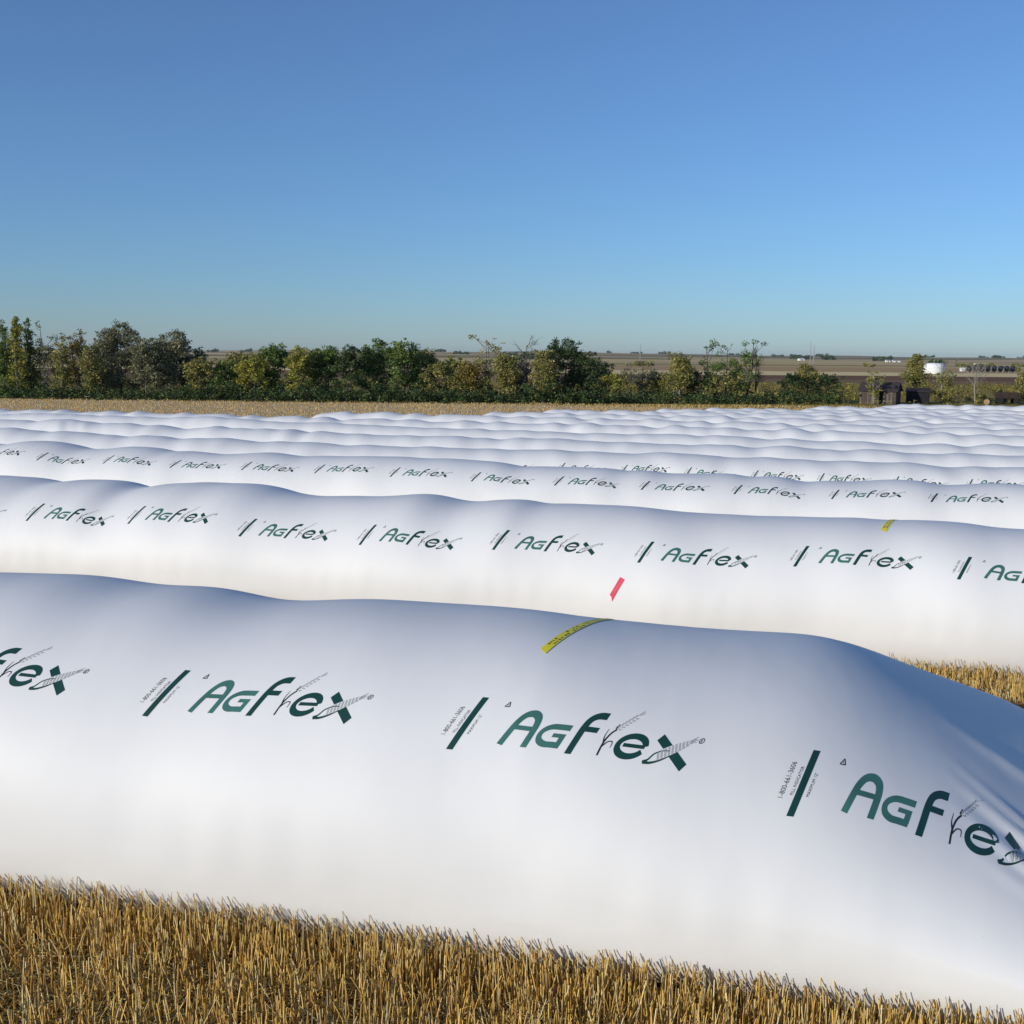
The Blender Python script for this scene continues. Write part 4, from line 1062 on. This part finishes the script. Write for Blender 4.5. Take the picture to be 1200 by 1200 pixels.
gable('farm_building', 1044, 1900, 13, 7, 2.8, 1.4, 'longer white farm building, right of two on the ridge left of the tank', M['whitewall'], M['greyroof'])
gable('farm_building', 934, 2100, 11, 8, 2.6, 1.6, 'white farm building below the two thin masts', M['whitewall'], M['whitewall'], .2)
gable('farm_building', 1141, 1350, 13, 8, 1.6, .8, 'low white farm building at the right end of the shelterbelt', M['whitewall'], M['whitewall'])
gable('farm_building', 1121.5, 640, 1.9, 2.5, 1.3, .6, 'small white hut left of the black hopper bins', M['whitewall'], M['whitewall'])

def mast(px, Y, top, label):
    p = at_depth(px, Y); k = px_m(p); root = None
    fy = 600-F*((p.y*sp+(p.z-CZ)*cp)*cr-p.x*sr)/(p.y*cp-(p.z-CZ)*sp); H = (fy-top)*k; b = MB(); r0 = H*.022+.25
    for a in range(3):
        q = a*2.094; b.tube([(r0*math.cos(q), r0*math.sin(q), -.5), (.15*math.cos(q), .15*math.sin(q), H)], .16, 4)
    for i in range(14):
        u0, u1 = i/14, (i+1)/14
        for a in range(3):
            q, q2 = a*2.094, (a+1)*2.094; ra, rb = r0+(.15-r0)*u0, r0+(.15-r0)*u1
            b.tube([(ra*math.cos(q), ra*math.sin(q), H*u0), (rb*math.cos(q2), rb*math.sin(q2), H*u1)], .07, 3)
    o = b.build('lattice_mast', M['steel'], loc=p); tag(o, label, 'mast')
mast(944.5, 1500, 401, 'taller thin lattice mast, left of the pair on the skyline')
mast(948.5, 1450, 405, 'shorter thin lattice mast, right of the pair on the skyline')
mast(747, 1500, 403, 'lone thin mast on the skyline above the pair of grey poplars')

# ---------------------------------------------------------------- camera, light, sky
cam = bpy.data.cameras.new('camera'); co = bpy.data.objects.new('camera', cam); col.objects.link(co)
cam.sensor_width = 36; cam.sensor_fit = 'HORIZONTAL'; cam.lens = F/1200*36; cam.clip_start = .1; cam.clip_end = 40000
fw = Vector((0, cp, -sp)); up0 = Vector((0, sp, cp)); rt = Vector((cr, 0, 0))+up0*sr; up = up0*cr-Vector((1, 0, 0))*sr
m = Matrix.Identity(4)
for i in range(3): m[i][0], m[i][1], m[i][2] = rt[i], up[i], -fw[i]
m[0][3], m[1][3], m[2][3] = 0, 0, CZ
co.matrix_world = m; scene.camera = co

SUN_EL, SUN_AZ = R(16), R(234)          # azimuth clockwise from the view direction
Ls = Vector((math.sin(SUN_AZ)*math.cos(SUN_EL), math.cos(SUN_AZ)*math.cos(SUN_EL), math.sin(SUN_EL)))
sl = bpy.data.lights.new('sun', 'SUN'); sl.energy = 3.9; sl.angle = R(.5); sl.color = (1, .935, .825)
so = bpy.data.objects.new('sun', sl); col.objects.link(so); so.rotation_euler = Ls.to_track_quat('Z', 'Y').to_euler(); so.location = (0, 0, 60)
wd = bpy.data.worlds.new('World'); scene.world = wd; wd.use_nodes = True; nt = wd.node_tree
bg = nt.nodes['Background']; sk = nt.nodes.new('ShaderNodeTexSky'); sk.sky_type = 'NISHITA'; sk.sun_disc = False
sk.sun_elevation = SUN_EL; sk.sun_rotation = SUN_AZ; sk.air_density = 1.0; sk.dust_density = .15; sk.ozone_density = 8; sk.altitude = 0
hs = nt.nodes.new('ShaderNodeHueSaturation'); hs.inputs['Saturation'].default_value = .92
nt.links.new(sk.outputs['Color'], hs.inputs['Color']); nt.links.new(hs.outputs['Color'], bg.inputs['Color']); bg.inputs['Strength'].default_value = .128
hz = MB(); hz.box(-13500, 13500, -13500, 13500, -30, 72)
hm = bpy.data.materials.new('haze_air'); hm.use_nodes = True; hn = hm.node_tree; hn.nodes.remove(hn.nodes['Principled BSDF'])
pv = hn.nodes.new('ShaderNodeVolumePrincipled'); pv.inputs['Color'].default_value = (.80,.87,.96,1); pv.inputs['Density'].default_value = .000036; pv.inputs['Anisotropy'].default_value = .2
hn.links.new(pv.outputs['Volume'], hn.nodes['Material Output'].inputs['Volume'])
ho = hz.build('haze', hm); tag(ho, kind='stuff', label='thin bluish haze over the far land', cat='haze')
scene.view_settings.view_transform = 'Standard'; scene.view_settings.look = 'None'; scene.view_settings.exposure = 0.0; scene.view_settings.gamma = 1
scene.render.resolution_x = scene.render.resolution_y = 1024
scene.cycles.max_bounces = 6; scene.cycles.transparent_max_bounces = 8
